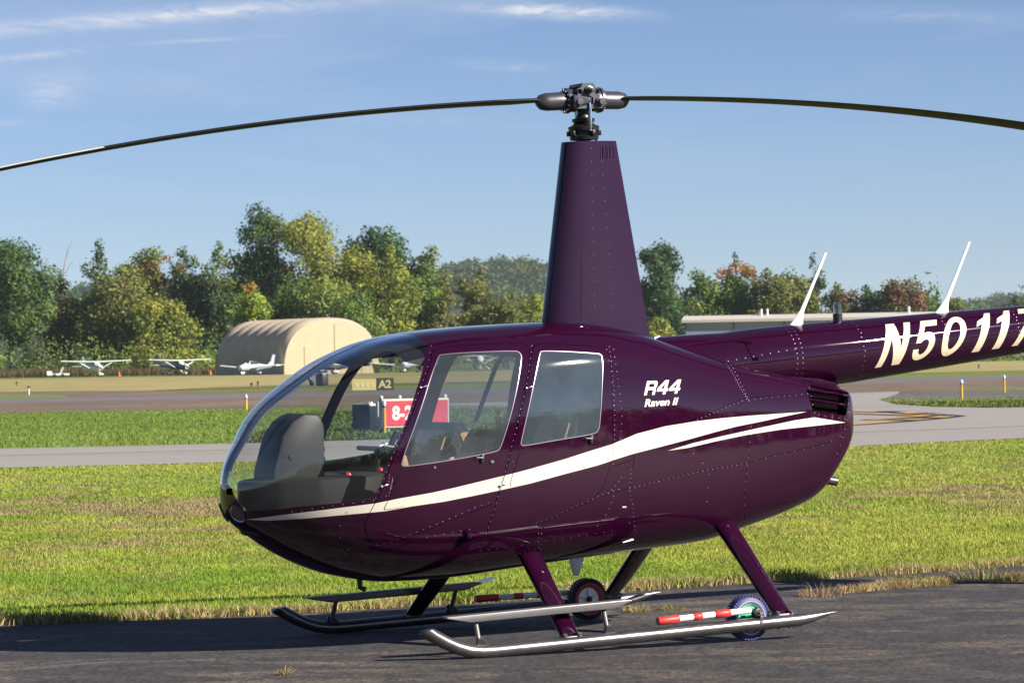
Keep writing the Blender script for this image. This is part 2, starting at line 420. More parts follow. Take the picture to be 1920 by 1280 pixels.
DOORF = [(1.302, 1.741), (1.133, 1.744), (0.888, 1.742), (0.709, 1.735), (0.75, 1.64), (0.802, 1.504), (0.853, 1.368), (0.888, 1.263), (0.93, 1.142), (0.986, 0.992), (1.027, 0.869), (1.048, 0.834), (1.096, 0.822), (1.181, 0.797), (1.302, 0.763), (1.49, 0.703), (1.575, 0.675), (1.616, 0.663), (1.652, 0.653), (1.692, 0.645), (1.74, 0.653), (1.781, 0.674), (1.802, 0.702), (1.815, 0.737), (1.819, 0.775), (1.808, 0.805), (1.795, 0.832), (1.766, 0.886), (1.726, 0.964), (1.678, 1.069), (1.625, 1.181), (1.562, 1.295), (1.495, 1.419), (1.446, 1.501), (1.397, 1.583), (1.349, 1.66)]
DOORR = [(0.688, 1.734), (0.547, 1.723), (0.33, 1.7), (0.215, 1.686), (0.203, 1.671), (0.213, 1.533), (0.221, 1.377), (0.232, 1.182), (0.248, 1.019), (0.345, 0.822), (0.52, 0.767), (0.681, 0.715), (0.83, 0.668), (0.957, 0.631), (1.024, 0.621), (1.068, 0.64), (1.083, 0.673), (1.066, 0.744), (1.013, 0.893), (0.97, 0.991), (0.913, 1.141), (0.871, 1.262), (0.836, 1.367), (0.785, 1.503), (0.733, 1.639)]
WINF = [(1.291, 1.688), (1.272, 1.698), (1.074, 1.701), (0.823, 1.695), (0.796, 1.686), (0.791, 1.662), (0.804, 1.635), (0.872, 1.446), (0.923, 1.311), (0.984, 1.169), (0.999, 1.144), (1.021, 1.13), (1.325, 1.099), (1.584, 1.082), (1.601, 1.09), (1.602, 1.102), (1.57, 1.184), (1.462, 1.404), (1.374, 1.575)]
WINR = [(0.663, 1.679), (0.643, 1.685), (0.476, 1.673), (0.271, 1.65), (0.257, 1.642), (0.257, 1.614), (0.287, 1.459), (0.322, 1.235), (0.334, 1.209), (0.357, 1.19), (0.587, 1.174), (0.837, 1.152), (0.855, 1.157), (0.855, 1.172), (0.798, 1.342), (0.732, 1.531)]
PANF = [(1.631, 1.027), (1.611, 1.038), (1.52, 1.038), (1.511, 1.025), (1.519, 0.992), (1.561, 0.904), (1.581, 0.866), (1.603, 0.855), (1.711, 0.844), (1.714, 0.857), (1.682, 0.918), (1.644, 1.0)]
PANR = [(0.874, 1.102), (0.849, 1.109), (0.778, 1.111), (0.761, 1.1), (0.766, 1.07), (0.778, 1.018), (0.809, 0.947), (0.832, 0.935), (0.939, 0.925), (0.942, 0.934), (0.915, 1.012), (0.897, 1.051)]
GRILLE = [(-1.422, 1.428), (-1.514, 1.407), (-1.669, 1.371), (-1.759, 1.349), (-1.609, 1.301), (-1.596, 1.252), (-1.578, 1.204), (-1.559, 1.176), (-1.275, 1.22), (-1.26, 1.283), (-1.248, 1.349)]
CARPET = [(1.303, 1.779), (0.992, 1.787), (0.646, 1.792)]
SEAM_COWL = [(0.211, 1.697), (0.194, 1.532), (0.202, 1.376), (0.212, 1.182), (0.231, 1.008), (0.319, 0.836)]
SEAM_B = [(0.085, 1.048), (0.115, 0.931), (0.129, 0.854), (0.112, 0.773), (0.09, 0.693), (0.065, 0.626)]
SEAM_C = [(-0.753, 0.998), (-0.733, 0.902), (-0.722, 0.774), (-0.735, 0.653), (-0.789, 0.554)]
SEAM_D = [(-0.721, 1.547), (-0.703, 1.483), (-0.723, 1.401), (-0.759, 1.332)]
SEAM_E = [(-0.759, 1.332), (-0.595, 1.29), (-0.431, 1.246), (-0.33, 1.22)]
SEAM_F = [(-0.759, 1.332), (-0.929, 1.331), (-1.099, 1.328), (-1.249, 1.329)]
SEAM_G = [(0.129, 0.854), (-0.097, 0.884), (-0.331, 0.915), (-0.531, 0.93), (-0.734, 0.941), (-0.942, 0.975), (-1.155, 0.993), (-1.425, 1.027)]
SEAM_H = [(0.25, 0.988), (0.087, 1.024)]
SEAM_I = [(0.345, 0.816), (0.132, 0.857)]
RIVETS = [(1.3, 1.754), (1.33, 1.715), (1.354, 1.675), (1.375, 1.636), (1.399, 1.599), (1.423, 1.562), (1.444, 1.525), (1.468, 1.489), (1.49, 1.453), (1.512, 1.417), (1.533, 1.381), (1.552, 1.345), (1.571, 1.309), (1.59, 1.272), (1.608, 1.236), (1.626, 1.2), (1.645, 1.164), (1.663, 1.129), (1.681, 1.093), (1.697, 1.056), (1.713, 1.019), (1.729, 0.983), (1.747, 0.947), (1.764, 0.911), (2.19, 0.86), (2.143, 0.866), (2.095, 0.872), (2.045, 0.877), (1.994, 0.882), (1.941, 0.887), (1.887, 0.892), (1.833, 0.896), (1.776, 0.9), (0.701, 1.722), (0.72, 1.685), (0.736, 1.649), (0.751, 1.612), (0.765, 1.576), (0.778, 1.54), (0.79, 1.504), (0.804, 1.468), (0.818, 1.433), (0.831, 1.397), (0.845, 1.362), (0.857, 1.326), (0.869, 1.29), (0.881, 1.255), (0.894, 1.22), (0.906, 1.185), (0.919, 1.149), (0.931, 1.114), (0.944, 1.079), (0.956, 1.044), (0.969, 1.009), (0.981, 0.974), (0.995, 0.939), (1.008, 0.904), (1.021, 0.87), (1.034, 0.835), (1.046, 0.8), (1.058, 0.766), (1.068, 0.731), (1.077, 0.696), (1.085, 0.66), (0.184, 1.689), (0.19, 1.66), (0.195, 1.632), (0.198, 1.603), (0.2, 1.575), (0.201, 1.546), (0.203, 1.518), (0.203, 1.489), (0.203, 1.46), (0.204, 1.432), (0.206, 1.403), (0.208, 1.374), (0.21, 1.346), (0.211, 1.317), (0.213, 1.288), (0.215, 1.26), (0.217, 1.231), (0.219, 1.202), (0.22, 1.174), (0.222, 1.145), (0.225, 1.116), (0.229, 1.088), (0.234, 1.06), (0.238, 1.031), (0.242, 1.003), (0.16, 1.672), (0.166, 1.628), (0.168, 1.585), (0.169, 1.542), (0.169, 1.498), (0.168, 1.454), (0.166, 1.41), (0.165, 1.367), (0.163, 1.323), (0.161, 1.279), (0.167, 1.235), (0.173, 1.192), (0.18, 1.149), (0.189, 1.105), (0.197, 1.062), (1.738, 0.643), (1.701, 0.649), (1.664, 0.655), (1.629, 0.666), (1.593, 0.679), (1.557, 0.691), (1.52, 0.703), (1.482, 0.715), (1.444, 0.728), (1.406, 0.74), (1.367, 0.752), (1.327, 0.765), (1.288, 0.777), (1.248, 0.791), (1.208, 0.804), (1.168, 0.817), (1.127, 0.828), (1.085, 0.84), (0.831, 0.675), (0.798, 0.684), (0.764, 0.693), (0.731, 0.703), (0.697, 0.712), (0.663, 0.722), (0.63, 0.733), (0.597, 0.745), (0.563, 0.756), (0.529, 0.767), (0.494, 0.778), (0.46, 0.788), (0.425, 0.799), (0.39, 0.809), (0.354, 0.82), (0.318, 0.829), (0.281, 0.837), (0.244, 0.845), (0.207, 0.853), (0.113, 0.962), (0.118, 0.937), (0.122, 0.912), (0.127, 0.887), (0.131, 0.861), (0.128, 0.836), (0.122, 0.81), (0.115, 0.784), (0.108, 0.758), (0.103, 0.732), (0.097, 0.706), (0.09, 0.679), (0.082, 0.652), (0.073, 0.625), (0.062, 0.598), (0.05, 0.57), (0.038, 0.542), (-0.703, 1.542), (-0.694, 1.528), (-0.692, 1.515), (-0.694, 1.501), (-0.697, 1.487), (-0.7, 1.473), (-0.703, 1.458), (-0.707, 1.444), (-0.711, 1.429), (-0.716, 1.414), (-0.722, 1.399), (-0.728, 1.385), (-0.737, 1.371), (-0.745, 1.357), (-0.754, 1.343), (-0.763, 1.328), (-0.928, 1.545), (-0.732, 1.532), (-0.723, 1.512), (-0.723, 1.491), (-0.726, 1.47), (-0.729, 1.447), (-0.734, 1.425), (-0.741, 1.402), (-0.749, 1.38), (-0.758, 1.357), (-0.767, 1.334), (-0.777, 1.312), (-0.758, 1.325), (-0.726, 1.317), (-0.693, 1.309), (-0.661, 1.301), (-0.629, 1.293), (-0.598, 1.285), (-0.566, 1.276), (-0.535, 1.268), (-0.503, 1.259), (-0.472, 1.251), (-0.441, 1.243), (-0.411, 1.234), (-0.38, 1.225), (-0.35, 1.216), (-0.778, 1.318), (-0.823, 1.32), (-0.869, 1.322), (-0.915, 1.324), (-0.962, 1.325), (-1.008, 1.325), (-1.056, 1.325), (-1.103, 1.325), (-1.151, 1.326), (-1.2, 1.328), (-1.249, 1.329), (0.129, 0.854), (0.094, 0.858), (0.06, 0.862), (0.025, 0.866), (-0.01, 0.871), (-0.044, 0.875), (-0.079, 0.879), (-0.114, 0.884), (-0.149, 0.888), (-0.184, 0.893), (-0.22, 0.897), (-0.255, 0.902), (-0.291, 0.907), (-0.327, 0.911), (-0.363, 0.914), (-0.4, 0.917), (-0.436, 0.92), (-0.473, 0.922), (-0.51, 0.925), (-0.547, 0.927), (-0.584, 0.929), (-0.621, 0.932), (-0.659, 0.934), (-0.696, 0.936), (-0.734, 0.938), (-0.734, 0.948), (-0.808, 0.955), (-0.882, 0.962), (-0.957, 0.97), (-1.032, 0.977), (-1.108, 0.985), (-1.185, 0.992), (-1.263, 1.0), (-1.343, 1.007), (-1.419, 1.028), (-1.499, 1.051), (-0.78, 1.157), (-0.772, 1.11), (-0.764, 1.064), (-0.756, 1.017), (-0.747, 0.971), (-0.737, 0.925), (-0.73, 0.878), (-0.725, 0.832), (-0.723, 0.785), (-0.723, 0.737), (-0.728, 0.689), (-0.739, 0.64), (-0.761, 0.589), (-0.971, 0.512), (-1.486, 1.458), (-1.494, 1.405), (-1.283, 1.364), (-1.273, 1.312), (-1.277, 1.26), (-1.288, 1.208), (-1.301, 1.156), (-1.322, 1.194), (-1.377, 1.184), (-1.434, 1.174), (-1.494, 1.163), (-1.557, 1.153), (-1.616, 1.301), (-1.603, 1.248), (-1.594, 1.196), (-1.574, 1.145), (-1.551, 1.094), (-1.526, 1.044), (-1.499, 0.996), (-1.474, 0.947), (0.23, 0.608), (0.287, 0.606), (0.344, 0.603), (0.4, 0.601), (0.456, 0.597), (0.512, 0.594), (0.568, 0.591), (0.624, 0.59), (0.679, 0.589), (0.734, 0.587), (0.786, 0.58), (0.839, 0.574), (0.89, 0.567), (0.944, 0.565), (0.998, 0.564), (1.051, 0.562), (1.103, 0.561), (0.752, 0.665), (0.742, 0.636), (0.732, 0.607), (0.723, 0.578), (0.714, 0.548), (0.703, 0.517), (0.73, 0.664), (0.719, 0.631), (0.71, 0.599), (0.702, 0.566), (0.69, 0.533), (0.853, 0.514), (0.826, 0.524), (0.799, 0.534), (0.77, 0.541), (0.736, 0.542), (0.702, 0.543), (0.208, 1.674), (0.212, 1.609), (0.21, 1.544), (0.213, 1.478), (0.215, 1.412), (0.216, 1.345), (0.116, 0.646), (0.07, 0.623), (0.039, 0.582), (1.92, 0.842), (1.951, 0.768), (1.942, 0.695), (1.877, 0.624), (1.883, 0.586), (1.885, 0.605), (1.885, 0.624), (1.457, 0.667), (1.406, 0.672), (1.354, 0.676), (1.302, 0.682), (1.25, 0.688), (1.197, 0.694), (0.245, 0.815), (0.259, 0.778), (0.272, 0.741), (0.291, 0.708), (0.317, 0.678), (0.341, 0.649), (0.187, 0.921), (0.209, 0.898), (0.232, 0.875), (0.256, 0.853), (0.282, 0.833), (1.679, 1.039), (1.683, 1.021), (1.686, 1.003), (1.685, 0.985), (1.678, 0.968), (1.673, 0.964), (1.67, 0.982), (1.666, 1.0), (1.663, 1.018), (1.665, 1.01), (1.669, 0.993), (1.674, 0.975), (1.679, 0.957), (1.683, 0.939), (1.688, 0.922), (1.704, 0.92), (0.914, 1.064), (0.906, 1.042), (0.888, 1.026), (0.865, 1.015), (-0.433, 0.732), (-0.437, 0.814), (-0.447, 0.895), (-0.406, 0.964), (-0.338, 1.026)]
QR44 = [(-0.004, 1.392), (-0.255, 1.389), (-0.299, 1.47), (-0.036, 1.474)]
QRAVEN = [(-0.001, 1.323), (-0.232, 1.322), (-0.252, 1.366), (-0.017, 1.369)]
P_latchF = (1.1145, 0.6469, 1.0931)
P_latchR = (0.3884, 0.617, 1.1563)
P_key = (1.0512, 0.6478, 1.0735)
P_knob = (1.2076, 0.5998, 0.6697)
P_boltF = (1.7285, 0.5944, 0.9757)
P_pinF = (1.4488, 0.5833, 1.5192)
P_pinR = (0.7979, 0.6275, 1.4789)
P_hingeM = (1.0077, 0.6474, 0.9325)
P_stat1 = (1.409, 0.6365, 1.0638)
P_exh = (-1.6007, 0.0, 0.7391)
P_lens = (2.4294, 0.0741, 0.8497)
P_tag = (0.1484, 0.5755, 0.7446)
P_vent = (0.0668, 0.436, 0.5283)
P_glint = (0.4247, 0.521, 1.7295)

def S_norm(s, phi):
    e = 1e-4
    s0 = np.clip(s, 2e-3, 1 - 2e-3); p0 = np.clip(phi, -np.pi/2 + 2e-3, np.pi/2 - 2e-3)
    du = S(s0 + e, p0) - S(s0 - e, p0); dv = S(s0, p0 + e) - S(s0, p0 - e)
    n = np.cross(du, dv)
    n /= np.maximum(np.linalg.norm(n, axis=-1, keepdims=True), 1e-12)
    c = S(s0, p0); ctr = np.stack([c[..., 0], 0 * c[..., 1], fZM(s0)], -1)
    sgn = np.sign(((c - ctr) * n).sum(-1, keepdims=True)); sgn[sgn == 0] = 1
    return n * sgn
SK, PK = 4.6, 0.8                       # scale of the flat domain
def flat(pts, step=0.03):
    """side outline (X, Z) -> fine polyline in the flat (s, phi) domain"""
    p = np.array(pts, float); out = []
    for a, b in zip(p[:-1], p[1:]):
        n = max(1, int(np.hypot(*(b - a)) / step))
        for k in range(n): out.append(a + (b - a) * k / n)
    out.append(p[-1]); out = np.array(out)
    return np.stack([s_of(out[:, 0]) * SK, phi_of(out[:, 0], out[:, 1]) * PK], -1)
def closed(pts, step=0.03): return flat(list(pts) + [pts[0]], step)[:-1]
def smooth_loop(pts, it=1):
    p = np.array(pts, float)
    for _ in range(it):
        q = np.roll(p, -1, 0); p = np.stack([0.75 * p + 0.25 * q, 0.25 * p + 0.75 * q], 1).reshape(-1, 2)
    return p
def inside(poly, q):
    x, y = q[:, 0], q[:, 1]; c = np.zeros(len(q), bool)
    a = poly; b = np.roll(poly, -1, 0)
    for (x0, y0), (x1, y1) in zip(a, b):
        if y0 == y1: continue
        hit = ((y0 > y) != (y1 > y)) & (x < (x1 - x0) * (y - y0) / (y1 - y0) + x0)
        c ^= hit
    return c
def offset_loop(p, d):
    """offset a closed XZ loop outward by d metres"""
    p = np.array(p, float)
    if 0.5 * np.sum(p[:, 0] * np.roll(p[:, 1], -1) - np.roll(p[:, 0], -1) * p[:, 1]) < 0: p = p[::-1]
    t = np.roll(p, -1, 0) - np.roll(p, 1, 0); t /= np.linalg.norm(t, axis=1, keepdims=True)
    return p + np.stack([t[:, 1], -t[:, 0]], -1) * d
def ribbon(pts, w):
    p = np.array(pts, float); t = np.gradient(p, axis=0); t /= np.linalg.norm(t, axis=1, keepdims=True)
    n = np.stack([-t[:, 1], t[:, 0]], -1) * w
    return np.concatenate([p + n, (p - n)[::-1]])

DOORF_S = smooth_loop(DOORF, 2); DOORR_S = smooth_loop(DOORR, 2)
WINF_S = smooth_loop(WINF, 2); WINR_S = smooth_loop(WINR, 2)
loops = {}
loops['doorf'] = closed(DOORF_S); loops['doorf_gap'] = closed(offset_loop(DOORF_S, 0.0035))
loops['doorr'] = closed(DOORR_S); loops['doorr_gap'] = closed(offset_loop(DOORR_S, 0.0035))
loops['winf'] = closed(WINF_S); loops['winr'] = closed(WINR_S)
loops['winf_trim'] = closed(offset_loop(WINF_S, 0.0042)); loops['winr_trim'] = closed(offset_loop(WINR_S, 0.0042))
loops['stripe'] = closed(STRIPE); loops['stripe2'] = closed(STRIPE2)
loops['panf'] = closed(smooth_loop(PANF), 0.015); loops['panr'] = closed(smooth_loop(PANR), 0.015)
loops['grille'] = closed(GRILLE)
SEAMS = [SEAM_B, SEAM_C, SEAM_D, SEAM_E, SEAM_F, SEAM_G, SEAM_I, SEAM_H]
for i, sm in enumerate(SEAMS):
    loops['seam%d' % i] = closed(ribbon(sm, 0.0016))
# windshield half: sill, front edge, centre bow, roof edge, door post
sb = np.linspace(float(s_of(WIND_FRONT[-1][0])), float(s_of(1.315)), 50)
bow = np.stack([sb * SK, np.arccos(np.clip(0.028 / np.maximum(fW(sb), 0.02), 0, 1)) * PK], -1)
ws_low = flat(WIND, 0.03); ws_front = flat(WIND_FRONT, 0.02); ws_aft = flat(WIND_AFT, 0.03)
top_s = ws_aft[-1]
roof_edge = np.stack([np.linspace(bow[-1][0], top_s[0], 40), np.linspace(bow[-1][1], top_s[1], 40)], -1)
ws_loop = np.concatenate([ws_low[:-1], ws_front[:-1], bow[:-1], roof_edge[:-1], ws_aft[::-1][:-1]])
loops['ws'] = ws_loop
# cowl split line runs right round
cs = flat([SEAM_COWL[0], *SEAM_COWL[1:]], 0.03)
e_top = np.stack([np.full(40, cs[0][0]), np.linspace(PK * np.pi / 2, cs[0][1], 40, endpoint=False)], -1)
e_bot = np.stack([cs[-1][0] - np.linspace(0.0002, 0.01, 60), np.linspace(cs[-1][1], -PK * np.pi / 2, 61)[1:]], -1)
cowl_line = np.concatenate([e_top, cs, e_bot])

def cdt_build():
    V, E = [], []
    def add_line(p, close):
        b = len(V)
        V.extend([Vector((float(x), float(y))) for x, y in p])
        n = len(p)
        E.extend([(b + i, b + i + 1) for i in range(n - 1)])
        if close: E.append((b + n - 1, b))
    gs_ = np.linspace(0.0, 1.0, 121); gp = np.linspace(-np.pi / 2, np.pi / 2, 73)
    # domain border
    border = [(s * SK, -np.pi / 2 * PK) for s in gs_] + [(SK, p * PK) for p in gp[1:]] + [(s * SK, np.pi / 2 * PK) for s in gs_[::-1][1:]] + [(0, p * PK) for p in gp[::-1][1:-1]]
    add_line(border, True)
    for p in loops.values(): add_line(p, True)
    add_line(cowl_line, False)
    for s in gs_[1:-1]:
        for p in gp[1:-1]: V.append(Vector((s * SK, p * PK)))
    r = delaunay_2d_cdt(V, E, [], 0, 1e-6)
    return np.array([(v.x, v.y) for v in r[0]]), np.array([f for f in r[2]], dtype=int)
dv, df = cdt_build()
s_v = np.clip(dv[:, 0] / SK, 0, 1); phi_v = np.clip(dv[:, 1] / PK, -np.pi / 2, np.pi / 2)
P_v = S(s_v, phi_v); P_v[np.abs(phi_v) > np.pi / 2 - 1e-6, 1] = 0.0
N_v = S_norm(s_v, phi_v)
edge_c = np.abs(phi_v) > np.pi / 2 - 1e-6
N_v[edge_c, 1] = 0; N_v /= np.linalg.norm(N_v, axis=1, keepdims=True)
cen = dv[df].mean(1)
IN = {k: inside(p, cen) for k, p in loops.items()}
seam_any = np.zeros(len(df), bool)
for i in range(len(SEAMS)): seam_any |= IN['seam%d' % i]
cowl_x = np.interp(cen[:, 1], cowl_line[::-1, 1], cowl_line[::-1, 0])
aft = cen[:, 0] > cowl_x
stripe_m = (IN['stripe'] | IN['stripe2']).astype(int)
door_all = IN['doorf_gap'] | IN['doorr_gap']
R_ws = IN['ws']
R_winf, R_winr = IN['winf'], IN['winr']
R_doorf = IN['doorf'] & ~IN['winf_trim']; R_doorr = IN['doorr'] & ~IN['winr_trim']
R_trimf = IN['winf_trim'] & ~IN['winf']; R_trimr = IN['winr_trim'] & ~IN['winr']
R_gap = door_all & ~IN['doorf'] & ~IN['doorr']
R_grille = IN['grille']; R_panf, R_panr = IN['panf'], IN['panr']
R_body = ~(R_ws | door_all | R_grille)

def piece(name, mask, mats, parent, sides=(1, -1), off=0.0, midx=None, flip=False, depth=0.0):
    """part of the hull skin; off moves it along the surface normal, depth adds a returned edge"""
    f = df[mask]
    used, inv = np.unique(f, return_inverse=True)
    f = inv.reshape(f.shape)
    v = P_v[used] + N_v[used] * off; n = N_v[used]
    # same winding for all: outward
    a, b, c = v[f[:, 0]], v[f[:, 1]], v[f[:, 2]]
    fn = np.cross(b - a, c - a)
    fl = (fn * n[f].mean(1)).sum(1) < 0
    f = f.copy(); f[fl] = f[fl][:, ::-1]
    mi = None if midx is None else midx[mask]
    allv, allf, alln, allm = [], [], [], []
    base = 0
    for sd in sides:
        vv = v * (1, sd, 1); nn = n * (1, sd, 1); ff = f if sd > 0 else f[:, ::-1]
        if flip: ff = ff[:, ::-1]; nn = -nn
        allv.append(vv); alln.append(nn); allf.append(ff + base); base += len(vv)
        if mi is not None: allm.append(mi)
        if depth > 0:
            e = np.concatenate([ff[:, [0, 1]], ff[:, [1, 2]], ff[:, [2, 0]]])
            key = np.sort(e, 1); _, ix, ct = np.unique(key, axis=0, return_index=True, return_counts=True)
            be = e[ix[ct == 1]]
            mid = vv[be].mean(1); be = be[np.abs(mid[:, 1]) > 1e-3]
            k = len(be)
            A = vv[be[:, 0]]; B = vv[be[:, 1]]; nA = nn[be[:, 0]] * (-1 if flip else 1); nB = nn[be[:, 1]] * (-1 if flip else 1)
            q = np.concatenate([A, B, B - nB * depth, A - nA * depth])
            i0 = np.arange(k)
            quad = np.stack([i0 + k, i0, i0 + 3 * k, i0 + 2 * k], -1) + base
            tri = np.concatenate([quad[:, [0, 1, 2]], quad[:, [0, 2, 3]]])
            allv.append(q)
            en = np.cross(q[k:2*k] - q[:k], -nA); en /= np.maximum(np.linalg.norm(en, axis=1, keepdims=True), 1e-9)
            alln.append(np.tile(en, (4, 1))); allf.append(tri); base += len(q)
            if mi is not None: allm.append(np.zeros(len(tri), int))
    return raw(name, np.concatenate(allv), np.concatenate(allf), mats, parent, smooth=True,
               midx=None if mi is None else np.concatenate(allm), normals=np.concatenate(alln).astype(np.float32))

pm = [M['paint'], M['cream']]
body_m = R_body & ~seam_any
piece('cabin_shell', body_m & ~aft, pm, heli, midx=stripe_m, depth=0.012)
piece('engine_cowl', body_m & aft, pm, heli, midx=stripe_m, depth=0.012)
piece('panel_seam', R_body & seam_any, M['seam'], heli, off=-0.0015)
piece('door_seal', R_gap, M['seam'], heli, off=-0.012)
for sd in (1, -1):
    piece('windshield', R_ws, M['glass_ws'], heli, sides=(sd,))
    d = piece('front_door', R_doorf, pm, heli, sides=(sd,), midx=stripe_m, off=0.002, depth=0.02)
    piece('window', R_winf, M['glass_f'], d, sides=(sd,), off=0.000)
    piece('window_trim', R_trimf, M['trimline'], d, sides=(sd,), off=0.003, depth=0.006)
    d2 = piece('rear_door', R_doorr, pm, heli, sides=(sd,), midx=stripe_m, off=0.002, depth=0.02)
    piece('window', R_winr, M['glass_r'], d2, sides=(sd,), off=0.000)
    piece('window_trim', R_trimr, M['trimline'], d2, sides=(sd,), off=0.003, depth=0.006)
    if sd == 1: door_f, door_r = d, d2
piece('cabin_lining', ((R_body & (~aft)) | R_doorf | R_doorr | R_trimf | R_trimr | R_gap) & (P_v[df].mean(1)[:, 0] < 2.20), M['trim'], heli, off=-0.022, flip=True)

def hull(X, Z, off=0.0, sd=1):
    s = s_of(np.array([X])); p = phi_of(np.array([X]), np.array([Z]))
    P = S(s, p)[0]; n = S_norm(s, p)[0]
    P = P + n * off
    return Vector((P[0], P[1] * sd, P[2])), Vector((n[0], n[1] * sd, n[2]))

# grille on the rear corner of the cowl: dark recess with slats
piece('cooling_grille_recess', R_grille, M['seam'], heli, off=-0.07)
GR = np.array(GRILLE)
top_e = GR[0:4]; bot_e = np.array([GR[8], GR[8] * 0.5 + GR[7] * 0.5, GR[7]])
def edge_pt(poly, t):
    L = np.r_[0, np.cumsum(np.hypot(*np.diff(poly, axis=0).T))]; L /= L[-1]
    return np.array([np.interp(t, L, poly[:, 0]), np.interp(t, L, poly[:, 1])])
front_e = np.array([GR[0], GR[10], GR[9], GR[8]]); back_e = np.array([GR[3], GR[4], GR[5], GR[6], GR[7]])
for sd in (1, -1):
    for t in (0.17, 0.36, 0.55, 0.76):
        bm = bmesh.new()
        a = edge_pt(front_e, t); b = edge_pt(back_e, t)
        ring0 = None
        for k in range(9):
            q = a + (b - a) * k / 8
            P, n = hull(q[0], q[1], 0.001, sd)
            up = Vector((0, 0, 1))
            r4 = [bm.verts.new(P + up * 0.0045), bm.verts.new(P - up * 0.0045), bm.verts.new(P - n * 0.02 - up * 0.0045), bm.verts.new(P - n * 0.02 + up * 0.0045)]
            if ring0:
                for j in range(4): bm.faces.new((ring0[j], ring0[(j + 1) % 4], r4[(j + 1) % 4], r4[j]))
            ring0 = r4
        build('grille_slat', bm, M['paint'], heli, smooth=False)

# kick panels on the doors, latches, keys, hinges
piece('latch_cover', R_panf, pm, door_f, sides=(1,), midx=stripe_m, off=0.0062, depth=0.005)
piece('latch_cover', R_panr, pm, door_r, sides=(1,), midx=stripe_m, off=0.0062, depth=0.005)
def latch(Xc, Zc, par):
    P, n = hull(Xc, Zc, 0.004)
    bm = bmesh.new()
    u = Vector((1, 0, 0.12)).normalized(); w = n.cross(u).normalized()
    rot = Matrix((u, w, n)).transposed()
    add_box(bm, P + n * 0.006, (0.018, 0.05, 0.016), rot, 0.003)
    add_box(bm, P + n * 0.016 - w * 0.006 + u * 0.02, (0.05, 0.010, 0.007), rot, 0.002, 1)
    build('door_latch', bm, [M['black'], M['chrome']], par)
latch(P_latchF[0], P_latchF[2], door_f); latch(P_latchR[0], P_latchR[2], door_r)
def stud(name, Xc, Zc, r_, h, mat, par, sd=1):
    P, n = hull(Xc, Zc, 0.002, sd)
    bm = bmesh.new(); add_lathe(bm, [(r_, 0), (r_, h * 0.6), (r_ * 0.7, h), (0, h)], P, n, 12)
    return build(name, bm, mat, par)
stud('key_lock', P_key[0], P_key[2], 0.013, 0.012, M['chrome'], door_f)
stud('window_screw', P_stat1[0], P_stat1[2], 0.009, 0.006, M['chrome'], door_f)
for (a, b, pr) in ((P_boltF[0], P_boltF[2], door_f), (P_pinF[0], P_pinF[2], door_f), (P_pinR[0], P_pinR[2], door_r), (P_hingeM[0], P_hingeM[2], door_r)):
    P, n = hull(a, b, 0.003)
    bm = bmesh.new()
    add_lathe(bm, [(0.008, 0), (0.008, 0.008), (0.005, 0.011), (0, 0.012)], P, n, 10)
    u = Vector((-1, 0, 0.2)).normalized(); w = n.cross(u).normalized()
    add_box(bm, P + n * 0.004 + u * 0.024, (0.034, 0.008, 0.006), Matrix((u, w, n)).transposed(), 0.002, 1)
    build('door_hinge', bm, [M['chrome'], M['black']], pr)
# rounded knob with a fin low on the front door
P, n = hull(P_knob[0], P_knob[2], 0.0)
bm = bmesh.new()
add_lathe(bm, [(0.022, -0.01), (0.024, 0.02), (0.020, 0.036), (0.010, 0.044), (0, 0.046)], P, n, 16)
add_tube(bm, [P + n * 0.018, P + n * 0.014 + Vector((-0.05, 0, -0.006)), P + n * 0.002 + Vector((-0.085, 0, -0.01))], [0.018, 0.012, 0.003], 10)
build('step_knob', bm, M['paint'], heli)
# small white placards and drain
for nm, X_, Z_, w_, h_, mt in (('white_placard', 0.167, 0.747, 0.026, 0.007, M['white_letter']),):
    P, n = hull(X_, Z_, 0.003); u = Vector((1, 0, 0.06)).normalized(); w = n.cross(u).normalized()
    bm = bmesh.new(); add_box(bm, P, (w_, h_, 0.003), Matrix((u, w, n)).transposed()); build(nm, bm, mt, heli, smooth=False)
P, n = hull(0.083, 0.535, 0.0)
bm = bmesh.new(); add_tube(bm, [P + Vector((-0.03, 0.004, 0.004)), P + Vector((0.04, 0.012, -0.006))], [0.010, 0.003], 8)
build('drain_scupper', bm, M['chrome'], heli)

# rivets
def rivets(name, pts, r_, mat, parent, both=True):
    nseg = 6; V, F, NN = [], [], []
    for X_, Z_ in pts:
        for sd in ((1, -1) if both else (1,)):
            P, n = hull(X_, Z_, 0.0012, sd)
            u, w, _ = frame_from(n); b = len(V)
            for k in range(nseg):
                a = 2 * math.pi * k / nseg; d = u * math.cos(a) + w * math.sin(a)
                V.append(P + d * r_); NN.append((d * 0.8 + n * 0.6).normalized())
            for k in range(nseg):
                a = 2 * math.pi * k / nseg; d = u * math.cos(a) + w * math.sin(a)
                V.append(P + d * r_ * 0.6 + n * r_ * 0.45); NN.append((d * 0.4 + n * 0.9).normalized())
            V.append(P + n * r_ * 0.6); NN.append(n)
            for k in range(nseg):
                k2 = (k + 1) % nseg
                F += [(b + k, b + k2, b + nseg + k2), (b + k, b + nseg + k2, b + nseg + k), (b + nseg + k, b + nseg + k2, b + 2 * nseg)]
    o = raw(name, [tuple(v) for v in V], np.array(F), mat, parent, smooth=True, normals=[tuple(n) for n in NN])
    o['kind'] = 'stuff'
    return o
rivets('rivet', RIVETS, 0.0038, M['rivet'], heli)

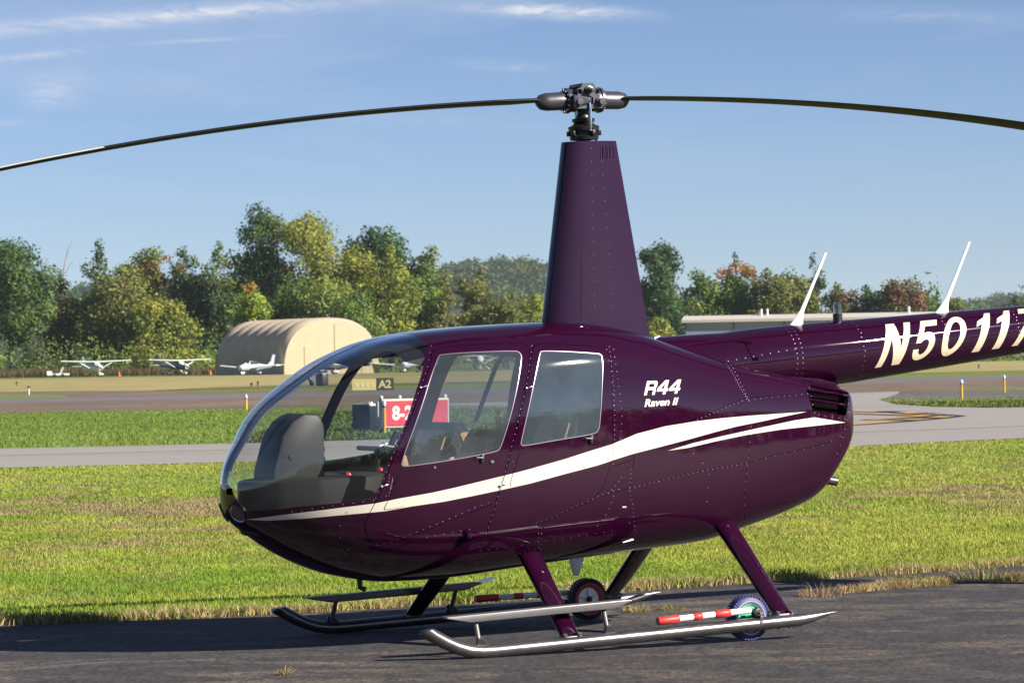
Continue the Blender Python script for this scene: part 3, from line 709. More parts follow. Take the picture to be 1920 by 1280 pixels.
# ------------------------------------------------------------------ lettering
def glyph_mesh(loops2d):
    cu = bpy.data.curves.new('glyph', 'CURVE'); cu.dimensions = '2D'; cu.fill_mode = 'BOTH'
    for lp in loops2d:
        s_ = cu.splines.new('POLY'); s_.points.add(len(lp) - 1)
        for p_, q in zip(s_.points, lp): p_.co = (q[0], q[1], 0, 1)
        s_.use_cyclic_u = True
    ob = bpy.data.objects.new('glyph', cu)
    me = bpy.data.meshes.new_from_object(ob)
    bpy.data.objects.remove(ob); bpy.data.curves.remove(cu)
    bm = bmesh.new(); bm.from_mesh(me); bpy.data.meshes.remove(me)
    return bm
def font_mesh(txt, shear=0.25, bold=0.0, sx=1.0):
    cu = bpy.data.curves.new('txt', 'FONT'); cu.body = txt; cu.shear = shear; cu.offset = bold; cu.resolution_u = 4
    ob = bpy.data.objects.new('txt', cu)
    me = bpy.data.meshes.new_from_object(ob)
    bpy.data.objects.remove(ob); bpy.data.curves.remove(cu)
    bm = bmesh.new(); bm.from_mesh(me); bpy.data.meshes.remove(me)
    bmesh.ops.remove_doubles(bm, verts=bm.verts, dist=1e-5)
    return bm
def arc(cx_, cy_, rx, ry, a0, a1, n=14):
    return [(cx_ + rx * math.cos(R(a0 + (a1 - a0) * k / n)), cy_ + ry * math.sin(R(a0 + (a1 - a0) * k / n))) for k in range(n + 1)]
def normalise(bm):
    xs = [v.co.x for v in bm.verts]; ys = [v.co.y for v in bm.verts]
    x0, x1, y0, y1 = min(xs), max(xs), min(ys), max(ys)
    for v in bm.verts: v.co.x = (v.co.x - x0) / (x1 - x0); v.co.y = (v.co.y - y0) / (y1 - y0)
def on_hull(name, bm, quad, mat, parent, off=0.0025):
    """unit-square mesh -> patch of the hull given by four (X, Z) corners bl, br, tr, tl"""
    q = np.array(quad)
    for v in bm.verts:
        u, t = v.co.x, v.co.y
        xz = q[0] * (1 - u) * (1 - t) + q[1] * u * (1 - t) + q[2] * u * t + q[3] * (1 - u) * t
        P, n = hull(xz[0], xz[1], off); v.co = P
    return build(name, bm, mat, parent, smooth=False)
# R44: heavy squared italic letters (sheared by the patch)
Rl = [[(0, 0), (0.20, 0), (0.20, 0.36), (0.52, 0.36), (0.60, 0.30), (0.60, 0), (0.80, 0), (0.80, 0.34), (0.74, 0.45), (0.82, 0.56), (0.82, 0.86), (0.70, 1.0), (0, 1.0)], [(0.22, 0.56), (0.58, 0.56), (0.61, 0.60), (0.61, 0.75), (0.57, 0.80), (0.22, 0.80)]]
F4 = [[(0.50, 0), (0.72, 0), (0.72, 0.22), (0.84, 0.22), (0.84, 0.42), (0.72, 0.42), (0.72, 1.0), (0.44, 1.0), (0, 0.44), (0, 0.22), (0.50, 0.22)], [(0.24, 0.42), (0.50, 0.42), (0.50, 0.76)]]
def shift(lps, dx, k): return [[(dx + x + k * y, y) for x, y in lp] for lp in lps]
bm = glyph_mesh(shift(Rl, 0, 0.0) + shift(F4, 0.90, 0.0) + shift(F4, 1.82, 0.0)); normalise(bm)
on_hull('model_lettering', bm, QR44, M['white_letter'], heli)
bm = font_mesh('Raven II', shear=0.0, bold=0.028); normalise(bm)
on_hull('variant_lettering', bm, QRAVEN, M['white_letter'], heli)

# ------------------------------------------------------------------ tail boom with registration
def zcb(X): return np.interp(-X, [0.3, 0.9, 1.4, 1.79, 6.3], [1.505, 1.525, 1.547, 1.562, 1.808])
def rbm(X): return np.interp(-X, [0.3, 0.6, 1.1, 1.5, 1.79, 6.3], [0.175, 0.195, 0.207, 0.204, 0.198, 0.0465])
def boom_pt(X, deg, off=0.0):
    a = R(deg); r_ = float(rbm(X)) + off
    return Vector((X, math.cos(a) * r_, float(zcb(X)) + math.sin(a) * r_))
xs = list(np.linspace(-0.3, -6.25, 64)); nb = 48
V = []; NN = []
for X_ in xs:
    for k in range(nb):
        a = 2 * math.pi * k / nb
        V.append(boom_pt(X_, math.degrees(a))); NN.append((0.0336, math.cos(a), math.sin(a)))
F = []
for i in range(len(xs) - 1):
    for k in range(nb): F.append((i * nb + k, (i + 1) * nb + k, (i + 1) * nb + (k + 1) % nb, i * nb + (k + 1) % nb))
NN = np.array(NN); NN /= np.linalg.norm(NN, axis=1, keepdims=True)
boom = raw('tail_boom', [tuple(v) for v in V], np.array(F)[:, ::-1], M['paint'], heli, smooth=True)
def boom_rivets():
    V, F = [], []
    def put(X_, deg):
        P = boom_pt(X_, deg, 0.0005); a = R(deg); n = Vector((0, math.cos(a), math.sin(a))); u, w, _ = frame_from(n); b = len(V)
        for k in range(6): V.append(tuple(P + (u * math.cos(k * math.pi / 3) + w * math.sin(k * math.pi / 3)) * 0.0048))
        V.append(tuple(P + n * 0.0028))
        for k in range(6): F.append((b + k, b + (k + 1) % 6, b + 6))
    for X_, dx in ((-1.30, 0), (-1.34, 0), (-1.80, 0.008), (-2.44, 0.008), (-3.0, 0.008)):
        for d in range(0, 360, 9): put(X_ + dx * (d % 2), d)
    for k in range(24): put(-1.3 - 0.06 * k, -62)
    for k in range(10): put(-0.75 - 0.06 * k, 8 + k)
    o = raw('rivet', V, np.array(F), M['rivet'], boom, smooth=True); o['kind'] = 'stuff'
boom_rivets()
def on_boom(loops2d, name):
    """glyph drawn in (forward run in metres towards the tail, degrees round the boom)"""
    bm = glyph_mesh(loops2d)
    for d in range(-36, 64, 6):
        bmesh.ops.bisect_plane(bm, geom=bm.verts[:] + bm.edges[:] + bm.faces[:], plane_co=(0, d / 100.0, 0), plane_no=(0, 1, 0))
    for v in bm.verts:
        v.co = boom_pt(-v.co.x, v.co.y * 100.0, 0.0016)
    return build(name, bm, M['gold_letter'], boom, smooth=True)
A0, A1 = -0.355, 0.50               # bottom and top of the letters, degrees / 100
def L(lps, x0, w, sh, a0=A0, a1=A1):
    """letter box: unit coords -> run x0..x0+w, sheared so the top leans aft by sh"""
    return [[(x0 + x * w + y * sh, a0 + y * (a1 - a0)) for x, y in lp] for lp in lps]
Nn = [[(0, 0), (0.26, 0), (0.26, 0.62), (0.68, 0), (1.0, 0), (1.0, 1.0), (0.74, 1.0), (0.74, 0.40), (0.34, 1.0), (0, 1.0)]]
five = [[(0, 0.28), (0.27, 0.28)] + arc(0.47, 0.31, 0.20, 0.17, 190, 360, 10) + arc(0.47, 0.37, 0.20, 0.12, 0, 130, 8) + [(0.28, 0.42), (0.04, 0.42), (0.12, 1.0), (0.88, 1.0), (0.88, 0.82), (0.33, 0.82), (0.30, 0.62)] + arc(0.50, 0.36, 0.44, 0.30, 105, 0, 10) + arc(0.48, 0.32, 0.46, 0.32, 0, -170, 14)]
zero = [arc(0.5, 0.5, 0.5, 0.5, 0, 360, 34)[:-1], arc(0.5, 0.5, 0.25, 0.33, 0, 360, 30)[:-1]]
one = [[(0.36, 0), (0.74, 0), (0.74, 1.0), (0.46, 1.0), (0.40, 0.86), (0.10, 0.76), (0.10, 0.62), (0.36, 0.68)]]
seven = [[(0.14, 0), (0.42, 0), (0.52, 0.34), (0.95, 0.84), (0.95, 1.0), (0.0, 1.0), (0.0, 0.82), (0.62, 0.82), (0.26, 0.40)]]
SH = 0.135
on_boom(L(Nn, 1.888, 0.185, 0.118), 'registration_letter')
on_boom(L(five, 2.128, 0.165, 0.125, A0 + 0.03, 0.50), 'registration_letter')
on_boom(L(zero, 2.345, 0.175, 0.115, A0 + 0.02, 0.535), 'registration_letter')
on_boom(L(one, 2.575, 0.155, 0.13, A0 + 0.01, 0.56), 'registration_letter')
on_boom(L(one, 2.735, 0.155, 0.13, A0 + 0.01, 0.595), 'registration_letter')
on_boom(L(seven, 2.925, 0.165, 0.125, A0 + 0.01, 0.615), 'registration_letter')
# air scoop in the boom fairing
bm = bmesh.new()
p0, p1, p2, p3 = boom_pt(-0.885, 47, 0.004), boom_pt(-1.0, 41, 0.004), boom_pt(-1.015, 5, 0.006), boom_pt(-0.965, 22, 0.006)
p4 = boom_pt(-0.955, 40, 0.006)
vs = [bm.verts.new(p) for p in (p0, p4, p3, boom_pt(-0.985, 4, 0.006), p2, p1)]
bm.faces.new(vs)
build('scoop_opening', bm, M['seam'], boom, smooth=False)
bm = bmesh.new()
add_tube(bm, [boom_pt(-0.88, 47.5, 0.002), boom_pt(-1.003, 41.5, 0.004), boom_pt(-1.02, 4, 0.004)], 0.004, 8)
build('scoop_lip', bm, M['paint'], boom)
# fairing skirt between mast, deck and boom
bm = bmesh.new()
rings = []
for X_, zt_, hw, zb_ in ((-0.22, 1.735, 0.10, 1.62), (-0.38, 1.722, 0.17, 1.50), (-0.7, 1.726, 0.19, 1.42), (-1.0, 1.728, 0.20, 1.38), (-1.25, 1.66, 0.185, 1.34), (-1.5, 1.55, 0.16, 1.28), (-1.66, 1.44, 0.10, 1.25)):
    rings.append([bm.verts.new((X_, hw * math.cos(t) ** 0.8 * (1 if k < 9 else 1), zb_ + (zt_ - zb_) * math.sin(t))) if t <= math.pi / 2 else bm.verts.new((X_, -hw * abs(math.cos(t)) ** 0.8, zb_ + (zt_ - zb_) * math.sin(t))) for k, t in enumerate(np.linspace(0.001, math.pi - 0.001, 17))])
for a, b in zip(rings[:-1], rings[1:]):
    for k in range(16): bm.faces.new((a[k], a[k + 1], b[k + 1], b[k]))
bm.faces.new(rings[0]); bm.faces.new(rings[-1])
build('boom_fairing', bm, M['paint'], heli, angle=60)
# antennas
def whip(base, tip):
    base, tip = Vector(base), Vector(tip)
    bm = bmesh.new()
    d = tip - base
    secs = [(-0.012, 0.062, 0.022, 0.006), (0.0, 0.055, 0.016, 0.002), (0.06, 0.040, 0.011, 0), (0.13, 0.026, 0.009, 0), (0.22, 0.017, 0.008, 0), (0.6, 0.0125, 0.007, 0), (0.98, 0.010, 0.006, 0), (1.0, 0.004, 0.003, 0)]
    rings = []
    for t, hx, hy, dx in secs:
        c = base + d * t
        if t <= 0: c = base + Vector((0, 0, t))
        rings.append([bm.verts.new(c + Vector((math.cos(a) * hx, math.sin(a) * hy, 0))) for a in [2 * math.pi * k / 16 for k in range(16)]])
    for a, b in zip(rings[:-1], rings[1:]):
        for k in range(16): bm.faces.new((a[k], a[(k + 1) % 16], b[(k + 1) % 16], b[k]))
    bm.faces.new(rings[0][::-1]); bm.faces.new(rings[-1])
    return build('antenna', bm, M['antenna'], boom, angle=60)
whip((-1.425, 0, 1.742), (-1.672, 0, 2.19))
whip((-2.515, 0, 1.772), (-2.756, 0, 2.216))
bm = bmesh.new()
add_lathe(bm, [(0.030, -0.012), (0.030, 0.045), (0.026, 0.05)], (-1.735, 0, 1.755), (0, 0, 1), 20)
beacon = build('beacon', bm, M['black'], boom)
bm = bmesh.new()
add_lathe(bm, [(0.026, 0.05), (0.025, 0.10), (0.018, 0.118), (0, 0.12)], (-1.735, 0, 1.755), (0, 0, 1), 20)
build('beacon_lens', bm, M['glass_lens'], beacon)
bm = bmesh.new()
add_lathe(bm, [(0.010, 0.045), (0.010, 0.105), (0, 0.106)], (-1.735, 0, 1.755), (0, 0, 1), 10)
build('beacon_tube', bm, M['hubdark'], beacon)
# tail beyond the frame: fins, stabiliser, tail rotor
bm = bmesh.new()
add_prism(bm, [(-5.9, 1.80), (-6.35, 2.55), (-6.62, 2.55), (-6.35, 1.80)], 'y', -0.02, 0.02)
add_prism(bm, [(-5.95, 1.78), (-6.15, 1.18), (-6.38, 1.18), (-6.35, 1.78)], 'y', -0.02, 0.02)
build('vertical_fin', bm, M['paint'], heli, smooth=False)
bm = bmesh.new(); add_box(bm, (-5.75, -0.52, 1.86), (0.35, 1.0, 0.03)); build('stabiliser', bm, M['paint'], heli, smooth=False)
bm = bmesh.new()
add_lathe(bm, [(0.06, 0), (0.06, 0.16), (0, 0.17)], (-6.28, 0.02, 1.82), (0, 1, 0), 16)
for a in (0.6, 0.6 + math.pi):
    add_box(bm, (-6.28 + math.cos(a) * 0.40, 0.15, 1.82 + math.sin(a) * 0.40), (0.66, 0.012, 0.11), Matrix.Rotation(-a, 3, 'Y'))
build('tail_rotor', bm, M['blade'], heli, smooth=False)

# ------------------------------------------------------------------ mast fairing, rotor head, blades
def teardrop(xf, xr, hw, n=84):
    """airfoil section: blunt nose at xf, sharp tail at xr"""
    out = []
    for k in range(n):
        a = 2 * math.pi * k / n                      # 0 nose, pi tail
        c = 0.5 * (1 - math.cos(a))
        y = 2.9 * (0.2969 * math.sqrt(c) - 0.126 * c - 0.3516 * c * c + 0.2843 * c ** 3 - 0.1015 * c ** 4) * 3.45 / 1.0
        out.append((xf + (xr - xf) * c, (1 if a <= math.pi else -1) * hw * y))
    return out
bm = bmesh.new()
rings = []
for k in range(15):
    t = k / 14; z = 1.60 + (2.925 - 1.60) * t
    tz = (z - 1.85) / (2.92 - 1.85)
    xf = 0.345 + (0.150 - 0.345) * tz; xr = -0.365 + (-0.217 + 0.365) * tz; hw = 0.108 + (0.080 - 0.108) * tz
    flare = max(0.0, 1 - (z - 1.60) / 0.30) ** 2 * 0.05
    rings.append([bm.verts.new((x + (flare if i < 12 or i > 72 else 0), y * (1 + flare * 2.2), z)) for i, (x, y) in enumerate(teardrop(xf, xr, hw))])
for a, b in zip(rings[:-1], rings[1:]):
    for k in range(84): bm.faces.new((a[k], a[(k + 1) % 84], b[(k + 1) % 84], b[k]))
bm.faces.new(rings[-1])
fairing = build('mast_fairing', bm, M['paint'], heli, angle=50)
def fair_pt(X_, z, sd=1, off=0.0):
    tz = (z - 1.85) / 1.07; xf = 0.345 - 0.195 * tz; xr = -0.365 + 0.148 * tz; hw = 0.108 - 0.028 * tz
    f = lambda c: hw * 10.005 * (0.2969 * math.sqrt(c) - 0.126 * c - 0.3516 * c * c + 0.2843 * c ** 3 - 0.1015 * c ** 4)
    c = (X_ - xf) / (xr - xf)
    return Vector((X_, (f(c) + off) * sd, z))
for sd in (1, -1):
    for k in range(4):                      # pressed louvres near the top
        X_ = -0.085 - 0.030 * k
        bm = bmesh.new()
        a = [fair_pt(X_ + dx, z, sd, 0.0012) for dx, z in ((0.007, 2.822), (-0.007, 2.818), (-0.007, 2.888), (0.007, 2.892))]
        bm.faces.new([bm.verts.new(p) for p in a]); build('louvre', bm, M['seam'], fairing, smooth=False)
        bm = bmesh.new(); add_tube(bm, [fair_pt(X_ + 0.008, 2.82, sd, 0.002), fair_pt(X_ + 0.008, 2.89, sd, 0.002)], 0.003, 6); build('louvre_lip', bm, M['rivet'], fairing)
bm = bmesh.new()
for z in (1.93, 2.0, 2.08, 2.16, 2.24, 2.32, 2.40, 2.48, 2.56, 2.64, 2.72, 2.80, 2.88):
    tz = (z - 1.85) / 1.07
    for fx in (0.42, 0.62):
        xf = 0.345 - 0.195 * tz; xr = -0.365 + 0.148 * tz; hw = 0.108 - 0.028 * tz
        c = fx; y = hw * 10.005 * (0.2969 * math.sqrt(c) - 0.126 * c - 0.3516 * c * c + 0.2843 * c ** 3 - 0.1015 * c ** 4)
        for sd in (1, -1):
            add_lathe(bm, [(0.0045, -0.002), (0.0045, 0.001), (0.0025, 0.0028), (0, 0.003)], (xf + (xr - xf) * c, y * sd, z), (0, sd, 0.05), 6)
o = build('rivet', bm, M['rivet'], fairing); o['kind'] = 'stuff'
bm = bmesh.new(); add_tube(bm, [(-0.30, 0.20, 1.715), (-0.34, 0.20, 1.73)], [0.012, 0.006], 8); build('fuel_vent', bm, M['chrome'], heli)
# mast and swashplate
bm = bmesh.new(); add_tube(bm, [(0, 0, 2.80), (0, 0, 3.12)], 0.036, 20); build('rotor_mast', bm, M['hubdark'], heli)
bm = bmesh.new()
add_lathe(bm, [(0.03, 2.93), (0.085, 2.935), (0.09, 2.955), (0.075, 2.965), (0.075, 2.985), (0.092, 2.99), (0.096, 3.015), (0.070, 3.025), (0.055, 3.04), (0.068, 3.045), (0.070, 3.062), (0.045, 3.07), (0.04, 3.09)], (0, 0, 0), (0, 0, 1), 28)
for a in (20, 100, 160, 200, 280, 340):
    add_box(bm, (math.cos(R(a)) * 0.088, math.sin(R(a)) * 0.088, 2.975), (0.035, 0.028, 0.03), Matrix.Rotation(R(a), 3, 'Z'), 0.004)
swash = build('swashplate', bm, M['hubdark'], heli)
for x_, y_ in ((0.075, 0.05), (-0.06, 0.07), (0.02, -0.085)):
    bm = bmesh.new(); add_tube(bm, [(x_ * 0.7, y_ * 0.5, 2.84), (x_, y_ * 0.75, 2.96)], 0.008, 8); build('control_rod', bm, M['hub'], heli)
bm = bmesh.new()
add_tube(bm, [(0.0, 0.088, 2.985), (0.0, 0.098, 3.10), (0.0, 0.085, 3.185)], 0.009, 10)
add_lathe(bm, [(0.013, -0.012), (0.015, 0), (0.013, 0.012)], (0.0, 0.088, 2.99), (0, 1, 0), 10)
add_lathe(bm, [(0.013, -0.012), (0.015, 0), (0.013, 0.012)], (0.0, 0.086, 3.185), (0, 1, 0), 10)
build('pitch_link', bm, M['chrome'], heli)
bm = bmesh.new(); add_tube(bm, [(0.0, -0.088, 2.985), (0.0, -0.098, 3.10), (0.0, -0.085, 3.185)], 0.009, 10); build('pitch_link', bm, M['chrome'], heli)
# hub block: two side plates with holes read as bosses
ZH = 3.185
def holed_plate(bm, outer, holes, y0, y1):
    g = glyph_mesh([outer] + holes)
    r = bmesh.ops.extrude_face_region(g, geom=g.faces[:])
    vs = [e for e in r['geom'] if isinstance(e, bmesh.types.BMVert)]
    for v in g.verts: v.co.z = 0.0
    for v in vs: v.co.z = 1.0
    me_ = bpy.data.meshes.new('t'); g.to_mesh(me_); g.free()
    n0 = len(bm.verts); bm.from_mesh(me_); bpy.data.meshes.remove(me_)
    bm.verts.ensure_lookup_table()
    for v in bm.verts[n0:]:
        x, y, z = v.co; v.co = (x, y0 + (y1 - y0) * z, y)
outer = [(-0.105, ZH - 0.045), (-0.085, ZH - 0.065), (0.085, ZH - 0.065), (0.105, ZH - 0.045), (0.105, ZH - 0.01), (0.075, ZH + 0.012), (0.072, ZH + 0.055), (0.050, ZH + 0.062), (0.035, ZH + 0.088), (-0.035, ZH + 0.088), (-0.050, ZH + 0.062), (-0.072, ZH + 0.055), (-0.075, ZH + 0.012), (-0.105, ZH - 0.01)]
circ = lambda x, z, r_: arc(x, z, r_, r_, 0, 360, 14)[:-1]
slot = [(-0.03, ZH - 0.04), (0.035, ZH - 0.04), (0.035, ZH - 0.005), (0.028, ZH + 0.003), (-0.03, ZH + 0.003)]
bm = bmesh.new()
holed_plate(bm, outer, [circ(0.058, ZH + 0.038, 0.016), circ(-0.058, ZH + 0.038, 0.016), slot], 0.055, 0.085)
holed_plate(bm, outer, [circ(0.058, ZH + 0.038, 0.016), circ(-0.058, ZH + 0.038, 0.016), slot], -0.085, -0.055)
add_box(bm, (0, 0, ZH + 0.078), (0.085, 0.12, 0.02), None, 0.003)
add_box(bm, (0.09, 0, ZH - 0.02), (0.03, 0.12, 0.05), None, 0.004)
add_box(bm, (-0.09, 0, ZH - 0.02), (0.03, 0.12, 0.05), None, 0.004)
hub = build('rotor_hub', bm, M['hub'], heli)
bm = bmesh.new()
add_lathe(bm, [(0.026, -0.10), (0.026, 0.10), (0.018, 0.102), (0.018, 0.125), (0.010, 0.127), (0.010, 0.145), (0, 0.146)], (0, 0, ZH + 0.045), (0, 1, 0), 12)
add_lathe(bm, [(0.030, -0.10), (0.030, 0.098), (0.020, 0.10), (0.020, 0.12), (0, 0.121)], (-0.075, 0, ZH - 0.025), (0, 1, 0), 12)
add_lathe(bm, [(0.030, -0.10), (0.030, 0.098), (0.020, 0.10), (0.020, 0.12), (0, 0.121)], (0.075, 0, ZH - 0.025), (0, 1, 0), 12)
build('hub_bolt', bm, M['hub'], hub)
def air(c, th, n=20):
    """blade section (chordwise, up); chord c, leading edge at +0.25c"""
    up, lo = [], []
    for k in range(n + 1):
        x = 0.5 * (1 - math.cos(math.pi * k / n))
        t = 5 * th * (0.2969 * math.sqrt(x) - 0.126 * x - 0.3516 * x * x + 0.2843 * x ** 3 - 0.1036 * x ** 4)
        up.append((0.25 * c - x * c, t * c)); lo.append((0.25 * c - x * c, -t * c * 0.8))
    return up + lo[::-1][1:-1]
def blade(sg):
    """sg +1 forward blade, -1 aft blade; droops with span, coned and pitched"""
    bm = bmesh.new(); rings = []
    spans = [0.24, 0.30, 0.42] + list(np.linspace(0.6, 5.03, 26))
    for L_ in spans:
        ch = np.interp(L_, [0.24, 0.30, 0.42, 5.03], [0.09, 0.12, 0.235, 0.254]); th = np.interp(L_, [0.24, 0.42, 5.03], [0.30, 0.125, 0.115])
        pitch = R(3.0) if sg > 0 else R(1.0 - 1.2 * L_)
        z = ZH - 0.004 - 0.0235 * L_ * L_
        ring = []
        for (x, y) in air(ch, th):
            # leading edge: port on the forward blade, starboard on the aft blade
            lx = x * math.cos(pitch) - y * math.sin(pitch); lz = x * math.sin(pitch) + y * math.cos(pitch)
            ring.append(bm.verts.new((sg * L_, sg * lx, z + lz)))
        rings.append(ring)
    n = len(rings[0])
    for i, (a, b) in enumerate(zip(rings[:-1], rings[1:])):
        for k in range(n):
            f = bm.faces.new((a[k], a[(k + 1) % n], b[(k + 1) % n], b[k]))
            # pale painted leading half of the upper skin towards the tip
            if spans[i] > 3.0 and 1 <= k < 13: f.material_index = 1
    bm.faces.new(rings[0][::-1]); bm.faces.new(rings[-1])
    b_ = build('rotor_blade', bm, [M['blade'], M['bladetip']], heli, angle=50)
    bm = bmesh.new()
    add_lathe(bm, [(0.0, 0.315), (0.02, 0.312), (0.045, 0.288), (0.054, 0.25), (0.055, 0.125), (0.076, 0.122), (0.078, 0.105), (0.070, 0.10), (0.070, 0.06), (0.055, 0.05)], (0, 0, ZH - 0.008), (sg, 0, -0.03), 28)
    g = build('blade_grip', bm, M['hub'], b_)
    bm = bmesh.new()
    for k in range(14):
        a = 2 * math.pi * k / 14
        add_lathe(bm, [(0.008, 0.0), (0.008, 0.010), (0, 0.011)], (sg * 0.122, math.cos(a) * 0.066, ZH - 0.011 + math.sin(a) * 0.066), (sg, 0, 0), 6)
    o = build('flange_bolt', bm, M['chrome'], b_); o['kind'] = 'stuff'
    bm = bmesh.new()     # pitch horn
    add_prism(bm, [(sg * 0.11, ZH - 0.055), (sg * 0.11, ZH + 0.02), (sg * 0.06, ZH + 0.005), (sg * -0.008, ZH - 0.002), (sg * -0.008, ZH - 0.03)], 'y', sg * 0.075, sg * 0.105, bev=0.005)
    build('pitch_horn', bm, M['hub'], b_)
blade(1); blade(-1)

# ------------------------------------------------------------------ landing gear
RS, TY = 0.038, 1.065
def skid(sd):
    bm = bmesh.new()
    pts = [(-0.70, RS), (-0.2, RS), (0.5, RS), (1.28, RS), (1.38, RS + 0.003), (1.46, RS + 0.016), (1.53, RS + 0.040), (1.60, RS + 0.075), (1.67, RS + 0.117), (1.735, RS + 0.162)]
    add_tube(bm, [(x, TY * sd, z) for x, z in pts], RS, 22)
    bmesh.ops.bisect_plane(bm, geom=bm.verts[:] + bm.edges[:] + bm.faces[:], plane_co=(1.735, 0, RS + 0.150), plane_no=(0.12, 0, 1), clear_outer=True)
    es = [e for e in bm.edges if len(e.link_faces) == 1]
    if es: bmesh.ops.holes_fill(bm, edges=es)
    add_tube(bm, [(-0.70, TY * sd, RS), (-0.78, TY * sd, RS + 0.006), (-0.87, TY * sd, RS + 0.016), (-0.955, TY * sd, RS + 0.024)], [RS, RS * 0.8, RS * 0.42, RS * 0.06], 22)
    s = build('skid', bm, M['steel'], heli, angle=50)
    bm = bmesh.new()
    for X_ in (1.34, 1.25, 1.16, 0.75, 0.1, -0.3, -0.55, -0.62): add_lathe(bm, [(0.008, 0), (0.008, 0.012), (0, 0.013)], (X_, TY * sd, RS - 0.030), (0, 0.75 * sd, -0.65), 8)
    o = build('skid_bolt', bm, M['hubdark'], s); o['kind'] = 'stuff'
    # cross legs in streamlined fairings
    for top, bot in (((0.745, 0.45 * sd, 0.52), (0.812, 1.05 * sd, 0.075)), ((-0.615, 0.40 * sd, 0.57), (-0.592, 1.05 * sd, 0.08))):
        bm = bmesh.new()
        top, bot = Vector(top), Vector(bot); d = (bot - top).normalized()
        cx_ = Vector((1, 0, 0)); cx_ = (cx_ - d * cx_.dot(d)).normalized(); cw = d.cross(cx_)
        rings = []
        for t, k in ((-0.1, 1.10), (0.0, 1.08), (0.35, 1.0), (0.75, 0.92), (1.0, 0.86)):
            c = top + (bot - top) * t
            rings.append([bm.verts.new(c + cx_ * x * k + cw * y * k) for x, y in [(0.068 * math.cos(a), 0.032 * math.sin(a)) for a in [2 * math.pi * j / 24 for j in range(24)]]])
        for a, b in zip(rings[:-1], rings[1:]):
            for j in range(24): bm.faces.new((a[j], a[(j + 1) % 24], b[(j + 1) % 24], b[j]))
        bm.faces.new(rings[-1]); bm.faces.new(rings[0][::-1])
        leg = build('cross_leg', bm, M['paint'], heli, angle=60)
        bm = bmesh.new(); add_box(bm, bot + Vector((0, 0, -0.008)), (0.125, 0.06, 0.022), None, 0.006)
        for x_ in (-0.045, 0.045): add_lathe(bm, [(0.012, 0), (0.012, 0.016), (0, 0.018)], bot + Vector((x_, 0.026 * sd, 0.002)), (0, 0.3 * sd, 1), 8)
        build('leg_shoe', bm, M['step'], leg)
    # boarding step on two posts
    bm = bmesh.new(); ys = 0.975 * sd
    prof = [(1.567, 0.238), (1.555, 0.246), (0.40, 0.246), (0.375, 0.238), (0.50, 0.204), (1.41, 0.204)]
    add_prism(bm, prof, 'y', ys - 0.045, ys + 0.045, bev=0.004)
    st = build('boarding_step', bm, M['step'], heli, angle=30)
    bm = bmesh.new(); add_prism(bm, [(0.39, 0.246), (0.36, 0.240), (0.27, 0.262), (0.285, 0.266)], 'y', ys - 0.035, ys + 0.035)
    build('step_tip', bm, M['chrome'], st, smooth=False)
    for X_ in (1.365, 0.55):
        bm = bmesh.new(); add_tube(bm, [(X_, ys, 0.206), (X_ + 0.012, 1.035 * sd, 0.085)], 0.014, 12)
        pst = build('step_post', bm, M['step'], st)
        bm = bmesh.new(); add_prism(bm, [(X_ - 0.045, 0.068), (X_ + 0.045, 0.068), (X_ + 0.03, 0.112), (X_ + 0.0, 0.118)], 'y', (1.04 if sd > 0 else -1.062), (1.062 if sd > 0 else -1.04), bev=0.003)
        build('post_bracket', bm, M['hubdark'], st, smooth=False)
skid(1); skid(-1)

# under the belly
bm = bmesh.new()
add_prism(bm, [(0.245, 0.44), (0.245, 0.41), (0.225, 0.318), (0.19, 0.315), (0.15, 0.41), (0.15, 0.44)], 'y', -0.006, 0.006, bev=0.003)
build('belly_antenna', bm, M['rim_grey'], heli)
bm = bmesh.new(); add_tube(bm, [(1.63, 0.0, 0.41), (1.63, 0.0, 0.365), (1.60, 0, 0.352)], 0.016, 10); build('belly_probe', bm, M['black'], heli)
bm = bmesh.new(); add_tube(bm, [(-1.45, 0.06, 0.80), (-1.58, 0.06, 0.768), (-1.625, 0.06, 0.758)], 0.028, 16); build('exhaust_pipe', bm, M['hub'], heli)

# ------------------------------------------------------------------ nose: lights, vent, bow inside
for sd in (1, -1):
    c = Vector((2.405, 0.088 * sd, 0.862)); ax = Vector((0.90, 0.40 * sd, -0.06)).normalized()
    P, n = hull(2.418, 0.855, -0.004, sd)
    bm = bmesh.new(); add_lathe(bm, [(0.058, -0.02), (0.059, 0.004), (0.055, 0.006), (0.054, -0.004)], P, n, 28)
    ll = build('landing_light', bm, M['black'], heli)
    bm = bmesh.new(); add_lathe(bm, [(0.0, -0.025), (0.02, -0.022), (0.04, -0.012), (0.054, 0.002)], P, n, 24); build('reflector', bm, M['lamp'], ll)
    bm = bmesh.new(); add_lathe(bm, [(0.0, 0.004), (0.018, 0.0), (0.026, -0.012), (0.024, -0.022)], P, n, 16); build('bulb', bm, M['bulb'], ll)
    bm = bmesh.new(); add_lathe(bm, [(0.056, 0.004), (0.04, 0.010), (0.02, 0.013), (0, 0.014)], P, n, 24); build('lens', bm, M['glass_lens'], ll)
P, n = hull(2.4475, 0.985, 0.002)
for sd in (1,):
    bm = bmesh.new()
    P, n = hull(2.444, 0.985, 0.001, sd)
    u = Vector((0, 0, 1)); u = (u - n * u.dot(n)).normalized(); w = n.cross(u).normalized()
    add_box(bm, P, (0.036, 0.055 if sd > 0 else 0.03, 0.005), Matrix((u, w, n)).transposed(), 0.002)
    build('nose_vent', bm, M['seam'], heli)
